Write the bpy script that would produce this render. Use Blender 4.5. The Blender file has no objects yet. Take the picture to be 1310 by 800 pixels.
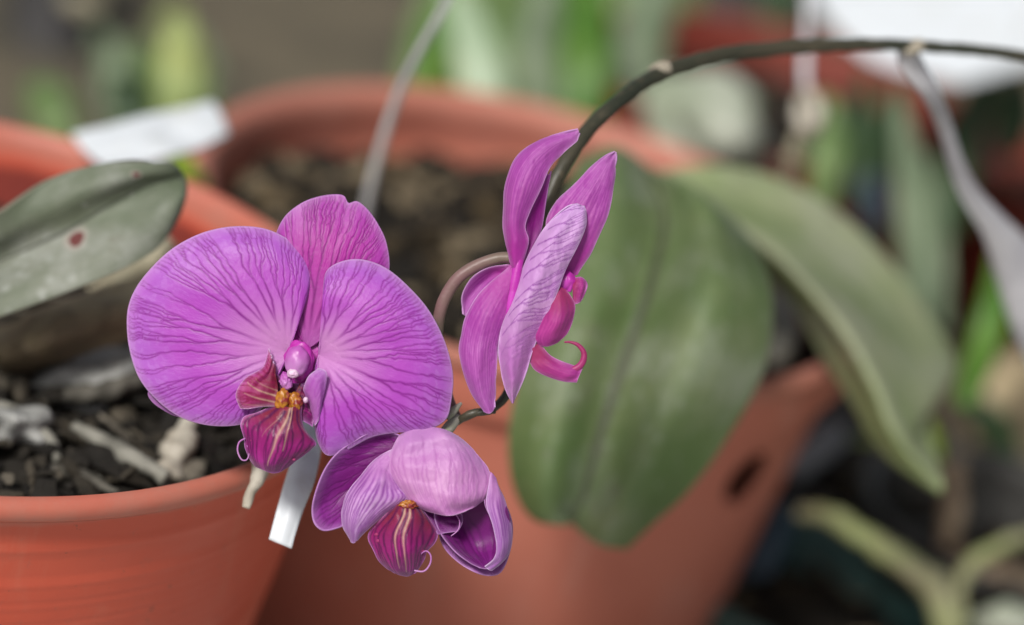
import bpy, bmesh, math, random
import numpy as np
from mathutils import Vector, Matrix, noise
random.seed(7)
R = math.radians
sc = bpy.context.scene
col = sc.collection

# ------------------------------------------------------------ camera frame
FMM = 85.0
FPX = FMM/36*1310
PITCH, ROLL, HC = R(24.1), R(14.5), 0.422
D0 = 0.50                      # distance of the flowers
U = D0/FPX                     # one photo pixel at the flowers, in metres
CAMROT = Matrix.Rotation(R(90)-PITCH, 4, 'X') @ Matrix.Rotation(ROLL, 4, 'Z')
CAM = Matrix.Translation((0, 0, HC)) @ CAMROT

def at(x, y, d):
    return CAM @ Vector(((x-655)/FPX*d, (400-y)/FPX*d, -d))
def pz(p):                     # flower coordinates: pixel, pixel, height towards the viewer in the same unit
    return at(p[0], p[1], D0 - p[2]*U)
def pd(p):                     # pixel, pixel, metres
    return at(p[0], p[1], p[2])

def gpt(x, y, z=0.0):
    """where the line of sight through a pixel meets height z"""
    o = CAM.translation; d = at(x, y, 1)-o; return o+d*((z-o.z)/d.z)
def gdepth(x, y, z=0.0): return -(CAM.inverted() @ gpt(x, y, z)).z

cam_d = bpy.data.cameras.new('camera'); cam = bpy.data.objects.new('camera', cam_d)
col.objects.link(cam); cam.matrix_world = CAM
cam_d.lens = FMM; cam_d.sensor_width = 36; cam_d.clip_start = 0.01; cam_d.clip_end = 100
cam_d.dof.use_dof = True; cam_d.dof.focus_distance = 0.499; cam_d.dof.aperture_fstop = 4.9
sc.camera = cam

# ------------------------------------------------------------ scene helpers
def tag(o, label=None, cat=None, group=None, kind=None):
    if label: o['label'] = label
    if cat: o['category'] = cat
    if group: o['group'] = group
    if kind: o['kind'] = kind
    return o
def empty(name, loc, label, cat, group=None):
    o = bpy.data.objects.new(name, None); col.objects.link(o); o.location = loc
    o.empty_display_size = 0.01
    bpy.context.view_layer.update()
    return tag(o, label, cat, group)
def link(name, me, mat, parent=None, smooth=True):
    o = bpy.data.objects.new(name, me); col.objects.link(o)
    if mat: me.materials.append(mat)
    if smooth:
        for p in me.polygons: p.use_smooth = True
    if parent:
        o.parent = parent
        o.matrix_parent_inverse = parent.matrix_world.inverted()
    return o
def mesh(name, verts, faces, mat, parent=None, uvs=None, smooth=True):
    """vertices are given in world space; the mesh is stored around the origin of its bounding box base"""
    me = bpy.data.meshes.new(name)
    c = sum((Vector(v) for v in verts), Vector())/len(verts)
    me.from_pydata([Vector(v)-c for v in verts], [], faces); me.update()
    if uvs:
        uv = me.uv_layers.new(name='petal')
        for l in me.loops: uv.data[l.index].uv = uvs[l.vertex_index]
    o = link(name, me, mat, None, smooth); o.location = c
    bpy.context.view_layer.update()
    if parent:
        o.parent = parent; o.matrix_parent_inverse = parent.matrix_world.inverted()
        bpy.context.view_layer.update()
    return o
def solid(o, th, off=0.0):
    m = o.modifiers.new('thickness', 'SOLIDIFY'); m.thickness = th; m.offset = off
    return o

def cr(P, n, closed=False):
    """Catmull-Rom through points (tuples), n samples, roughly even in arc length"""
    P = [Vector(p) for p in P]; N = len(P)
    segs = N if closed else N-1
    dense = []
    for i in range(segs):
        if closed: a, b, c, d = P[(i-1) % N], P[i], P[(i+1) % N], P[(i+2) % N]
        else: a, b, c, d = P[max(i-1, 0)], P[i], P[i+1], P[min(i+2, N-1)]
        for k in range(16):
            t = k/16
            dense.append(.5*((2*b)+(c-a)*t+(2*a-5*b+4*c-d)*t*t+(3*b-a-3*c+d)*t**3))
    dense.append(P[0].copy() if closed else P[-1].copy())
    L = [0]
    for i in range(1, len(dense)): L.append(L[-1]+(dense[i]-dense[i-1]).length)
    out = []; j = 0
    for k in range(n):
        s = L[-1]*k/(n-1)
        while j < len(L)-2 and L[j+1] < s: j += 1
        w = 0 if L[j+1] == L[j] else (s-L[j])/(L[j+1]-L[j])
        out.append(dense[j].lerp(dense[j+1], min(1, w)))
    return out
def cru(P, n):
    """Catmull-Rom, even in parameter"""
    P = [Vector(p) for p in P]; N = len(P); out = []
    for k in range(n):
        f = (N-1)*k/(n-1); i = min(int(f), N-2); t = f-i
        a, b, c, d = P[max(i-1, 0)], P[i], P[i+1], P[min(i+2, N-1)]
        out.append(.5*((2*b)+(c-a)*t+(2*a-5*b+4*c-d)*t*t+(3*b-a-3*c+d)*t**3))
    return out
def gridfaces(nu, nv):
    return [(j*nu+i, j*nu+i+1, (j+1)*nu+i+1, (j+1)*nu+i) for j in range(nv-1) for i in range(nu-1)]

def smooth01(x): x = np.clip(x, 0, 1); return x*x*(3-2*x)
def wnoise(x, seed):
    """smooth 1-D noise"""
    rs = np.random.RandomState(int(seed) % 99991); k = rs.uniform(-1, 1, 64); i = np.floor(x).astype(int); f = smooth01(x-i)
    return k[i % 64]*(1-f)+k[(i+1) % 64]*f
def veinfield(nt, ns, wid, ln, N, seed, s0=.10, splits=(.28, .50, .69, .86), w0=2.3, cross=1.0, jit=.085):
    """branching veins drawn on the (t, s) grid; wid = width in pixels at each s, ln = length in pixels"""
    rs = np.random.RandomState(seed*7+1); S = np.linspace(0, 1, ns); T = np.linspace(0, 1, nt)
    F = np.zeros((ns, nt)); tracks = []
    def rec(t0, sp, lev, sstart, path, k):
        w = w0*(.80**lev)
        last = lev >= len(splits)
        ss = 1.2 if last else splits[lev]+rs.uniform(-.11, .13)
        nz = wnoise(S*(5+2.5*lev)+k*3.7, seed+k*13)*jit*sp+wnoise(S*26+k, seed+k*5+2)*jit*.35*sp
        base = path+nz*smooth01((S-sstart)/.1)
        m = (S >= sstart) & (S <= min(ss, 1.01))
        tracks.append((base.copy(), m, w*(1-.25*smooth01((S-sstart)/.5)), sp))
        if last: return
        for sg in (-1, 1):
            if lev > 0 and rs.rand() < .10: continue
            off = sg*sp*.25*rs.uniform(.8, 1.15)
            rec(t0+off, sp*.5, lev+1, ss, base+off*smooth01((S-ss)/.22), int(rs.randint(1, 9999)))
    for i in range(N):
        t0 = (i+.5+rs.uniform(-.18, .18))/N
        rec(t0, 1/N, 0, s0+rs.uniform(0, .10), np.full(ns, t0), int(rs.randint(1, 9999)))
    for b, m, w, sp in tracks:
        d = np.abs(T[None, :]-b[:, None])*wid[:, None]
        st = .55+.45*smooth01(wnoise(S*9, int(abs(b[-1])*1e4) % 997)*.5+.7)
        q = np.exp(-(d/w[:, None])**2)*(m*st)[:, None]
        F = np.maximum(F, q*(1-.06*np.clip(-np.log2(sp*N+1e-9), 0, 3)))
    # short links between neighbouring veins towards the margin
    nl = int(90*cross)
    fin = [(b, w) for b, m, w, sp in tracks if m[-1]]
    fin.sort(key=lambda q: q[0][-1])
    for a in range(len(fin)-1):
        for _ in range(rs.poisson(3.2*cross)):
            sc_ = 1-.42*rs.rand()**1.3; j = min(ns-1, int(sc_*ns)); ta, tb = fin[a][0][j], fin[a+1][0][j]
            if tb-ta > 2.4/len(fin) or tb <= ta: continue
            sk = rs.uniform(-.03, .03)
            tt = (T-ta)/(tb-ta); sel = (tt >= 0) & (tt <= 1)
            sl = sc_+sk*tt+.006*np.sin(tt*3.14)
            d = np.abs(S[:, None]-sl[None, :])*ln
            F = np.maximum(F, np.exp(-(d/.85)**2)*sel[None, :]*.6)
    return np.clip(F, 0, 1)
VN = {}
def setattr_(me, name, arr):
    a = me.attributes.new(name, 'FLOAT', 'POINT'); a.data.foreach_set('value', np.asarray(arr, dtype=np.float32).ravel())
def stripefield(nt, ns, wid, ln, stripes):
    F = np.zeros((ns, nt)); S = np.linspace(0, 1, ns)[:, None]; T = np.linspace(0, 1, nt)[None, :]
    for (u0, v0, u1, v1, w) in stripes:
        W = max(wid.mean(), 1); ax, ay, bx, by = u0*W, v0*ln, u1*W, v1*ln
        px, py = T*W-ax, S*ln-ay; dx, dy = bx-ax, by-ay; L2 = dx*dx+dy*dy
        k = np.clip((px*dx+py*dy)/L2, 0, 1); d = np.hypot(px-k*dx, py-k*dy)
        F = np.maximum(F, np.exp(-(d/(w*(1.0-.6*k)))**2)*(1-.5*k)*(.8 if w >= 1.6 else .38))
    return F
def fan(name, base, outline, mat, parent, bulge=10, ruffle=2.5, freq=9, th=1.8, seed=0, n=260, m=90, curl=0):
    """petal: veins run from the base out to a spline outline"""
    O = cr(outline, n); B = Vector(base); V = []; UV = []
    for j in range(m):
        s = (j/(m-1))**0.85
        for i in range(n):
            t = i/(n-1)
            p = B.lerp(O[i], s)
            env = math.sin(math.pi*t)**.5 if 0 < t < 1 else 0
            r = (O[i]-B).length
            p.z += bulge*4*s*(1-s)*env
            p.z += ruffle*s**3*env*math.sin(freq*t*6.283/2+seed*1.7+2*noise.noise(Vector((t*5, s*3, seed))))
            p.z += 6.5*env*s*noise.noise(Vector((t*4+seed, s*2.2, seed*3.1)))+2.6*env*s*noise.noise(Vector((t*15, s*1.6, seed*1.1)))
            p.z -= curl*max(0, s-.8)**2*25
            V.append(pz(p)); UV.append((t, s))
    o = mesh(name, V, gridfaces(n, m), mat, parent, UV)
    L = sum((Vector((O[i].x, O[i].y, 0))-Vector((O[i-1].x, O[i-1].y, 0))).length for i in range(1, n))
    Sr = (np.linspace(0, 1, m))**0.85
    rad = np.array([(Vector((q.x, q.y, 0))-Vector((B.x, B.y, 0))).length for q in O])
    kind = VN.get(mat.name, dict(N=10))
    ns = 260; F = veinfield(n, ns, np.linspace(0, 1, ns)*L, rad.max(), kind['N'], int(seed*10)+3, **{k: v for k, v in kind.items() if k != 'N'})
    idx = np.clip((Sr*(ns-1)).round().astype(int), 0, ns-1)
    setattr_(o.data, 'vein', F[idx]); 
    d = (1-Sr)[:, None]*rad[None, :]
    setattr_(o.data, 'rim', np.clip(.75*(1-smooth01((d-.4)/2.4))+.42*(1-smooth01(d/16)), 0, 1)); setattr_(o.data, 'cream', np.zeros((m, n)))
    return solid(o, th*U)
def net(name, rows, mat, parent, conv=pz, nu=40, nv=70, th=1.8, wob=1.0, seed=0, thick=None, stripes=(), crink=0.0, across=False):
    """surface through a net of points; rows run from the base to the tip"""
    veined = mat.name in VN
    if veined: nu, nv = int(nu*2.4), int(nv*2.2)
    R1 = [cru(r, nu) for r in rows]; V = []; UV = []
    cols = [cru([r[i] for r in R1], nv) for i in range(nu)]
    for j in range(nv):
        for i in range(nu):
            p = cols[i][j].copy(); 
            if conv is pz: p.z += wob*2.2*noise.noise(Vector((i/nu*3+seed, j/nv*5, seed*2.3)))
            else: p.z += wob*0.004*noise.noise(Vector((i/nu*3+seed, j/nv*4, seed*2.3)))
            if crink:
                e_ = abs(i/(nu-1)*2-1)**4; p.x += e_*1.6*noise.noise(Vector((j/nv*9, seed+i//(nu//2), 1.5))); p.z += e_*3.5*noise.noise(Vector((j/nv*7, seed+3+i//(nu//2), 7.5)))
                p.z += crink*noise.noise(Vector((p.x*.10, p.y*.05, seed+9)))+crink*.5*noise.noise(Vector((p.x*.22, p.y*.13, seed+4)))
            V.append(conv(p)); UV.append((i/(nu-1), j/(nv-1)))
    o = mesh(name, V, gridfaces(nu, nv), mat, parent, UV)
    if veined:
        X = np.array([[cols[i][j][:3] for i in range(nu)] for j in range(nv)])
        wid = np.linalg.norm(np.diff(X, axis=1), axis=2).sum(1)
        lng = np.linalg.norm(np.diff(X, axis=0), axis=2).sum(0)
        kind = VN[mat.name]
        if across:
            VF = veinfield(nv, nu, np.full(nu, lng.max()), wid.max(), 13, int(seed*10)+5, s0=.12, cross=1.3, w0=1.7).T
            for i in range(nu): VF[:, i] = np.roll(VF[:, i], int((i/nu-.5)*nv*.16))
        else: VF = veinfield(nu, nv, wid, lng.max(), kind['N'], int(seed*10)+5, **{k: v for k, v in kind.items() if k != 'N'})
        setattr_(o.data, 'vein', VF)
        uu = np.linspace(0, 1, nu)[None, :]; vv = np.linspace(0, 1, nv)[:, None]
        d = np.minimum(np.minimum(uu, 1-uu)*wid[:, None], (1-vv)*lng.max())
        setattr_(o.data, 'rim', np.clip(.6*(1-smooth01((d-.4)/2.2))+.35*(1-smooth01(d/9)), 0, 1)*smooth01(vv/.08)*np.ones_like(uu))
        setattr_(o.data, 'cream', stripefield(nu, nv, wid, lng.max(), stripes) if stripes else np.zeros((nv, nu)))
    return solid(o, (thick if thick else th*U))
def tube(name, pts, rad, mat, parent=None, conv=pd, seg=14, n=60, flat=1.0, closed_caps=True, bump=0.0):
    """pts = centre line, rad = list of radii in metres (splined along it)"""
    C = [conv(p) for p in cr(pts, n)]
    rr = [v.x for v in cru([(r, 0, 0) for r in rad], n)] if len(rad) > 1 else [rad[0]]*n
    V = []; F = []
    up = None
    for i in range(n):
        T = (C[min(i+1, n-1)]-C[max(i-1, 0)]).normalized()
        if up is None: up = T.orthogonal().normalized()
        up = (up - T*up.dot(T)).normalized(); side = T.cross(up)
        for k in range(seg):
            a = 2*math.pi*k/seg
            q = rr[i]*(1+bump*noise.noise(C[i]*300+Vector((k*.4, 0, 0))))
            V.append(C[i]+up*math.cos(a)*q+side*math.sin(a)*q*flat)
    for i in range(n-1):
        for k in range(seg):
            F.append((i*seg+k, i*seg+(k+1) % seg, (i+1)*seg+(k+1) % seg, (i+1)*seg+k))
    F.append(tuple(range(seg-1, -1, -1))); F.append(tuple((n-1)*seg+k for k in range(seg)))
    return mesh(name, V, F, mat, parent)
def strap(name, pts, mat, parent, fold=0.25, nu=9, nv=40, thick=0.0009, seed=0, wob=1):
    """long leaf: pts = (x, y, depth, width in pixels)"""
    C = cru([(p[0], p[1], p[2]) for p in pts], nv); W = cru([(p[3], 0, 0) for p in pts], nv)
    V = []; UV = []
    for j in range(nv):
        T = C[min(j+1, nv-1)]-C[max(j-1, 0)]; N = Vector((-T.y, T.x, 0)).normalized()
        for i in range(nu):
            q = i/(nu-1)*2-1
            w = max(W[j].x, .3)/2
            p = C[j]+N*q*w
            p.z += (abs(q)**1.5)*w*fold*C[j].z/FPX + 0.003*wob*noise.noise(Vector((j/nv*4, q, seed)))
            V.append(pd(p)); UV.append((i/(nu-1), j/(nv-1)))
    return solid(mesh(name, V, gridfaces(nu, nv), mat, parent, UV), thick)
def blob(name, c, rx, ry, rz, mat, parent, conv=pz, rot=0, amp=.12, f=2.0, seed=0, sub=4):
    bm = bmesh.new(); bmesh.ops.create_icosphere(bm, subdivisions=sub, radius=1)
    V = []; F = [tuple(v.index for v in f_.verts) for f_ in bm.faces]
    for v in bm.verts:
        k = 1+amp*noise.noise(v.co*f+Vector((seed, 0, 0)))
        x, y, z = v.co*k
        x, y = x*rx, y*ry
        X = x*math.cos(rot)-y*math.sin(rot); Y = x*math.sin(rot)+y*math.cos(rot)
        V.append(conv(Vector((c[0]+X, c[1]+Y, c[2]+z*rz))))
    bm.free()
    return mesh(name, V, F, mat, parent)

# ------------------------------------------------------------ node helper
class NT:
    def __init__(s, name):
        s.m = bpy.data.materials.new(name); s.m.use_nodes = True
        s.t = s.m.node_tree; s.n = s.t.nodes; s.l = s.t.links
        s.b = s.n['Principled BSDF']; s.out = s.n['Material Output']
    def _in(s, sock, v):
        if v is None: return
        if hasattr(v, 'links') or isinstance(v, bpy.types.NodeSocket): s.l.new(v, sock)
        else: sock.default_value = v
    def math(s, op, a, b=None, c=None, clamp=False):
        n = s.n.new('ShaderNodeMath'); n.operation = op; n.use_clamp = clamp
        s._in(n.inputs[0], a); s._in(n.inputs[1], b); s._in(n.inputs[2], c)
        return n.outputs[0]
    def step(s, x, a, b, lo=0.0, hi=1.0):
        n = s.n.new('ShaderNodeMapRange'); n.interpolation_type = 'SMOOTHSTEP'
        s._in(n.inputs[0], x); n.inputs[1].default_value = a; n.inputs[2].default_value = b
        n.inputs[3].default_value = lo; n.inputs[4].default_value = hi
        return n.outputs[0]
    def mix(s, f, a, b):
        n = s.n.new('ShaderNodeMix'); n.data_type = 'RGBA'; n.clamp_factor = True
        s._in(n.inputs[0], f)
        s._in(n.inputs[6], a if not isinstance(a, tuple) else a+(1,)); s._in(n.inputs[7], b if not isinstance(b, tuple) else b+(1,))
        return n.outputs[2]
    def noise(s, vec, scale, detail=4, rough=.55, dist=0):
        n = s.n.new('ShaderNodeTexNoise'); s._in(n.inputs['Vector'], vec)
        n.inputs['Scale'].default_value = scale; n.inputs['Detail'].default_value = detail
        n.inputs['Roughness'].default_value = rough; n.inputs['Distortion'].default_value = dist
        return n.outputs['Fac']
    def vor(s, vec, scale, feat='DISTANCE_TO_EDGE'):
        n = s.n.new('ShaderNodeTexVoronoi'); n.feature = feat; s._in(n.inputs['Vector'], vec)
        n.inputs['Scale'].default_value = scale
        return n.outputs['Distance']
    def xyz(s, v, i):
        n = s.n.new('ShaderNodeSeparateXYZ'); s.l.new(v, n.inputs[0]); return n.outputs[i]
    def obj(s): return s.n.new('ShaderNodeTexCoord').outputs['Object']
    def uv(s):
        n = s.n.new('ShaderNodeUVMap'); n.uv_map = 'petal'
        sp = s.n.new('ShaderNodeSeparateXYZ'); s.l.new(n.outputs[0], sp.inputs[0])
        return n.outputs[0], sp.outputs[0], sp.outputs[1]
    def comb(s, x, y, z=0.0):
        n = s.n.new('ShaderNodeCombineXYZ'); s._in(n.inputs[0], x); s._in(n.inputs[1], y); s._in(n.inputs[2], z)
        return n.outputs[0]
    def bump(s, h, strength, dist=0.001):
        n = s.n.new('ShaderNodeBump'); n.inputs['Strength'].default_value = strength
        n.inputs['Distance'].default_value = dist; s._in(n.inputs['Height'], h)
        s.l.new(n.outputs[0], s.b.inputs['Normal']); return n.outputs[0]
    def set(s, **k):
        for a, v in k.items(): s._in(s.b.inputs[a.replace('_', ' ')], v)
    def translucent(s, fac, colour, normal=None):
        tr = s.n.new('ShaderNodeBsdfTranslucent'); s._in(tr.inputs[0], colour)
        mx = s.n.new('ShaderNodeMixShader'); mx.inputs[0].default_value = fac
        s.l.new(s.b.outputs[0], mx.inputs[1]); s.l.new(tr.outputs[0], mx.inputs[2])
        s.l.new(mx.outputs[0], s.out.inputs[0])

def petal_mat(name, base=(.66, .29, .62), mid=(.46, .060, .53), edge=(.50, .16, .66), vein=(.25, .006, .27), rim=(.66, .38, .72),
              N=15, amt=1.0, ret=1.0, basefade=(.10, .42), rough=.42, trans=.25, wav=.045):
    k = NT(name); uvv, t, s = k.uv(); ob = k.obj()
    VN[name] = dict(N=N, s0=basefade[0]*.8, cross=ret)
    def attr(n):
        q = k.n.new('ShaderNodeAttribute'); q.attribute_name = n; return q.outputs['Fac']
    v = k.math('MULTIPLY', attr('vein'), amt, clamp=True)
    rimf = attr('rim')
    v = k.math('MULTIPLY', v, k.step(rimf, .5, 1.0, 1.0, .35))
    v = k.math('MULTIPLY', v, k.step(s, basefade[0], basefade[1]))
    fine = k.noise(k.comb(k.math('MULTIPLY', t, 150.0), k.math('MULTIPLY', s, 16.0)), 1.0, 3, .6)
    c = k.mix(k.step(s, .08, .62), base, mid)
    c = k.mix(k.step(s, .60, 1.0, 0, .8), c, edge)
    c = k.mix(k.step(k.noise(ob, 75, 4, .6), .35, .7, 0, .35), c, (min(1, mid[0]*1.3), mid[1]*1.9, min(1, mid[2]*1.2)))
    c = k.mix(k.step(fine, .5, .72, 0, .12), c, (mid[0]*.72, mid[1]*.4, mid[2]*.8))
    cells = k.math('MULTIPLY', k.step(s, .62, .95, 0, .22), k.step(k.noise(k.comb(k.math('MULTIPLY', t, 60.0), k.math('MULTIPLY', s, 22.0)), 1.0, 2, .5), .48, .62))
    c = k.mix(cells, c, (min(1, edge[0]*1.3), edge[1]*2.0, min(1, edge[2]*1.2)))
    c = k.mix(v, c, vein)
    c = k.mix(k.math('MULTIPLY', rimf, .8), c, rim)
    c = k.mix(attr('cream'), c, (.62, .40, .28))
    k.set(Base_Color=c, Roughness=rough, Sheen_Weight=.25, Sheen_Roughness=.4, Specular_IOR_Level=.4)
    k.b.inputs['Sheen Tint'].default_value = (.85, .8, 1, 1)
    h = k.math('ADD', k.math('MULTIPLY', attr('vein'), -.30), k.math('MULTIPLY', k.noise(ob, 420, 4, .6), .6))
    h = k.math('ADD', h, k.math('MULTIPLY', fine, .35))
    k.bump(h, .38, .0006)
    k.translucent(trans, c)
    return k.m

def simple(name, c1, c2, scale=60, rough=.6, bump=.2, bs=None, trans=0, spec=.5, detail=5, dist=.001, lo=.35, hi=.65):
    k = NT(name); ob = k.obj(); n = k.noise(ob, scale, detail)
    c = k.mix(k.step(n, lo, hi), c1, c2)
    k.set(Base_Color=c, Roughness=rough, Specular_IOR_Level=spec)
    if bump: k.bump(k.noise(ob, bs or scale*4, 4), bump, dist)
    if trans: k.translucent(trans, c)
    return k.m

M = {}
M['petal'] = petal_mat('petal_broad')
M['sepal'] = petal_mat('petal_deep', base=(.52, .12, .48), mid=(.47, .018, .37), edge=(.45, .05, .46), vein=(.23, .003, .20), N=10, rim=(.60, .30, .66), basefade=(.05, .3), trans=.3)
M['pale'] = petal_mat('petal_outside_pale', base=(.50, .16, .50), mid=(.60, .29, .66), edge=(.60, .33, .70), vein=(.25, .03, .33), rim=(.72, .50, .78), N=8, amt=.9, ret=2.4, wav=.09, trans=.18)
M['pale_pink'] = petal_mat('petal_outside_pink', base=(.44, .025, .34), mid=(.56, .13, .53), edge=(.62, .24, .64), vein=(.33, .022, .33), rim=(.66, .40, .70), N=10, amt=.75, ret=.8, wav=.08, trans=.25)
M['cap'] = petal_mat('petal_outside_cap', base=(.50, .22, .52), mid=(.55, .22, .52), edge=(.50, .16, .48), vein=(.36, .07, .36), rim=(.60, .36, .62), N=9, amt=.42, ret=.3, wav=.10, trans=.12)
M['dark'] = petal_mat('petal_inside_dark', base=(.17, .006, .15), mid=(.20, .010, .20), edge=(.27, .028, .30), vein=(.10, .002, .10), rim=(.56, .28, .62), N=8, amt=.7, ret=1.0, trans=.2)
M['lip'] = petal_mat('lip_magenta', base=(.22, .02, .03), mid=(.28, .008, .16), edge=(.40, .035, .34), vein=(.08, .001, .06), rim=(.60, .25, .65), N=7, amt=1.0, ret=.9, basefade=(0.0, .1), rough=.33, trans=.12)
M['lobe_red'] = petal_mat('lip_side_lobe_red', base=(.16, .004, .02), mid=(.38, .025, .17), edge=(.58, .16, .48), vein=(.26, .003, .06), rim=(.74, .5, .82), N=6, amt=1.0, ret=1.0, basefade=(0, .1), trans=.2)
M['lobe'] = petal_mat('lip_side_lobe_violet', base=(.45, .12, .46), mid=(.50, .13, .55), edge=(.52, .20, .62), vein=(.40, .04, .45), rim=(.8, .58, .86), N=4, amt=.4, ret=.2, trans=.25)
M['hotpink'] = petal_mat('lip_pink', base=(.40, .03, .14), mid=(.52, .05, .34), edge=(.54, .06, .42), vein=(.34, .01, .22), rim=(.66, .3, .66), N=6, amt=.5, ret=.5, trans=.3)
M['column'] = simple('column_pink', (.48, .07, .44), (.56, .22, .56), 70, .35, .1, trans=.15)
M['anther'] = simple('anther_white', (.72, .55, .66), (.62, .38, .58), 200, .4, .1)
M['junction'] = simple('petal_root_magenta', (.40, .012, .30), (.52, .05, .44), 150, .4, .15)
def callus_mat():
    k = NT('callus_yellow'); ob = k.obj()
    n = k.noise(ob, 700, 3); v = k.vor(ob, 900, 'F1')
    c = k.mix(k.step(n, .42, .62), (.42, .16, .012), (.22, .015, .02))
    k.set(Base_Color=c, Roughness=.4); k.bump(v, .25, .0006); return k.m
M['callus'] = callus_mat()
M['cream'] = simple('lip_stripe_cream', (.50, .30, .22), (.45, .14, .22), 300, .4, .1)
def stem_mat(name, a, b, c3):
    k = NT(name); ob = k.obj()
    c = k.mix(k.step(k.noise(ob, 35, 4), .38, .62), a, b)
    c = k.mix(k.step(k.noise(ob, 400, 2), .55, .75, 0, .6), c, c3)
    k.set(Base_Color=c, Roughness=.45); k.bump(k.noise(ob, 600, 3), .2, .0005); return k.m
M['stem'] = stem_mat('stem_dark', (.026, .030, .018), (.055, .048, .030), (.10, .08, .05))
M['pedicel'] = stem_mat('pedicel_mauve', (.22, .11, .12), (.16, .13, .09), (.28, .18, .18))
M['pedicel_pale'] = stem_mat('pedicel_pale', (.36, .34, .30), (.26, .28, .18), (.42, .36, .38))
M['sheath'] = simple('sheath_dry', (.24, .21, .16), (.36, .32, .25), 200, .8, .3)

def leaf_mat(name, c1, c2, c3, rough=.38, dust=(.42, .45, .38), dustamt=.45, rib=(.16, .16, .08), ribw=.03, trans=.12, red=0.0, ridge=True, scars=()):
    k = NT(name); uvv, t, s = k.uv(); ob = k.obj()
    streak = k.noise(k.comb(k.math('MULTIPLY', t, 30.0), k.math('MULTIPLY', s, 6.0)), 1.0, 5, .65)
    c = k.mix(k.step(k.noise(ob, 28, 5, .6), .36, .64), c1, c2)
    c = k.mix(k.step(streak, .40, .72, 0, .5), c, c3)
    spk = k.vor(ob, 160, 'F1')
    d = k.math('MULTIPLY', k.step(k.noise(ob, 45, 5, .65), .46, .72), dustamt)
    c = k.mix(d, c, dust)
    c = k.mix(k.step(spk, .16, .03, 0, .5), c, dust)
    c = k.mix(k.math('MULTIPLY', k.step(k.vor(ob, 210, 'F1'), .36, .10), k.step(k.noise(ob, 17, 3), .5, .62, 0, .2)), c, (min(1, dust[0]*1.7), min(1, dust[1]*1.7), min(1, dust[2]*1.8)))
    c = k.mix(k.step(k.noise(ob, 130, 4, .7), .60, .68, 0, .5), c, (dust[0]*.45, dust[1]*.42, dust[2]*.35))
    r = k.math('ABSOLUTE', k.math('SUBTRACT', t, .5))
    c = k.mix(k.step(r, ribw, ribw*.3, 0, .85), c, rib)
    if red: c = k.mix(k.step(k.noise(ob, 60, 2), .70, .74, 0, red), c, (.20, .03, .02))
    for (su, sv, ru, rv) in scars:
        dx = k.math('MULTIPLY', k.math('SUBTRACT', t, su), 1/ru); dy = k.math('MULTIPLY', k.math('SUBTRACT', s, sv), 1/rv)
        q = k.math('SQRT', k.math('ADD', k.math('MULTIPLY', dx, dx), k.math('MULTIPLY', dy, dy)))
        q = k.math('ADD', q, k.math('MULTIPLY', k.math('SUBTRACT', k.noise(ob, 300, 3), .5), 1.2))
        c = k.mix(k.step(q, 1.9, 1.3, 0, .5), c, (.42, .36, .32)); c = k.mix(k.step(q, 1.15, .8, 0, .95), c, (.13, .018, .018))
    edge = k.step(k.math('MINIMUM', t, k.math('SUBTRACT', 1.0, t)), .02, .0, 0, .7)
    c = k.mix(edge, c, (.28, .22, .17))
    k.set(Base_Color=c, Roughness=k.step(k.noise(ob, 70, 3), .3, .7, rough, rough+.22), Specular_IOR_Level=.5)
    h = k.math('ADD', k.math('MULTIPLY', streak, 1.0), k.math('MULTIPLY', k.noise(ob, 300, 3), .4))
    k.bump(h, .22, .0008)
    if trans: k.translucent(trans, c)
    return k.m
M['leaf'] = leaf_mat('orchid_leaf_green', (.095, .155, .046), (.165, .21, .092), (.068, .12, .034), rough=.5, dust=(.30, .33, .26), dustamt=.6, rib=(.05, .05, .03), ribw=.042)
M['leaf2'] = leaf_mat('orchid_leaf_pale', (.24, .30, .13), (.36, .39, .23), (.15, .21, .08), dust=(.33, .35, .27), dustamt=.5, rib=(.26, .28, .18), ribw=.05)
M['leaf3'] = leaf_mat('orchid_leaf_dark', (.13, .16, .10), (.21, .225, .17), (.095, .12, .075), scars=((.60, .46, .05, .022), (.30, .70, .03, .012)), rough=.48, dust=(.38, .39, .36), dustamt=.7, rib=(.045, .05, .035), red=.9)
def strapm(name, c1, c2, trans=.3): return simple(name, c1, c2, 30, .45, .15, trans=trans)
M['g_bright'] = strapm('leaf_bright_green', (.075, .21, .02), (.14, .29, .04))
M['g_pale'] = strapm('leaf_pale_green', (.42, .55, .36), (.55, .66, .48))
M['g_mid'] = strapm('leaf_mid_green', (.15, .25, .08), (.24, .34, .13))
M['g_grey'] = strapm('leaf_grey_green', (.20, .27, .16), (.28, .35, .22))
M['g_dark'] = strapm('leaf_dark_green', (.03, .07, .025), (.06, .11, .04))
M['g_yellow'] = strapm('leaf_yellow_green', (.50, .56, .20), (.36, .46, .17))
M['stalk'] = simple('stalk_pale', (.26, .30, .12), (.36, .34, .20), 50, .6, .4)
M['g_lime'] = strapm('leaf_lime', (.32, .46, .03), (.25, .38, .03))

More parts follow.
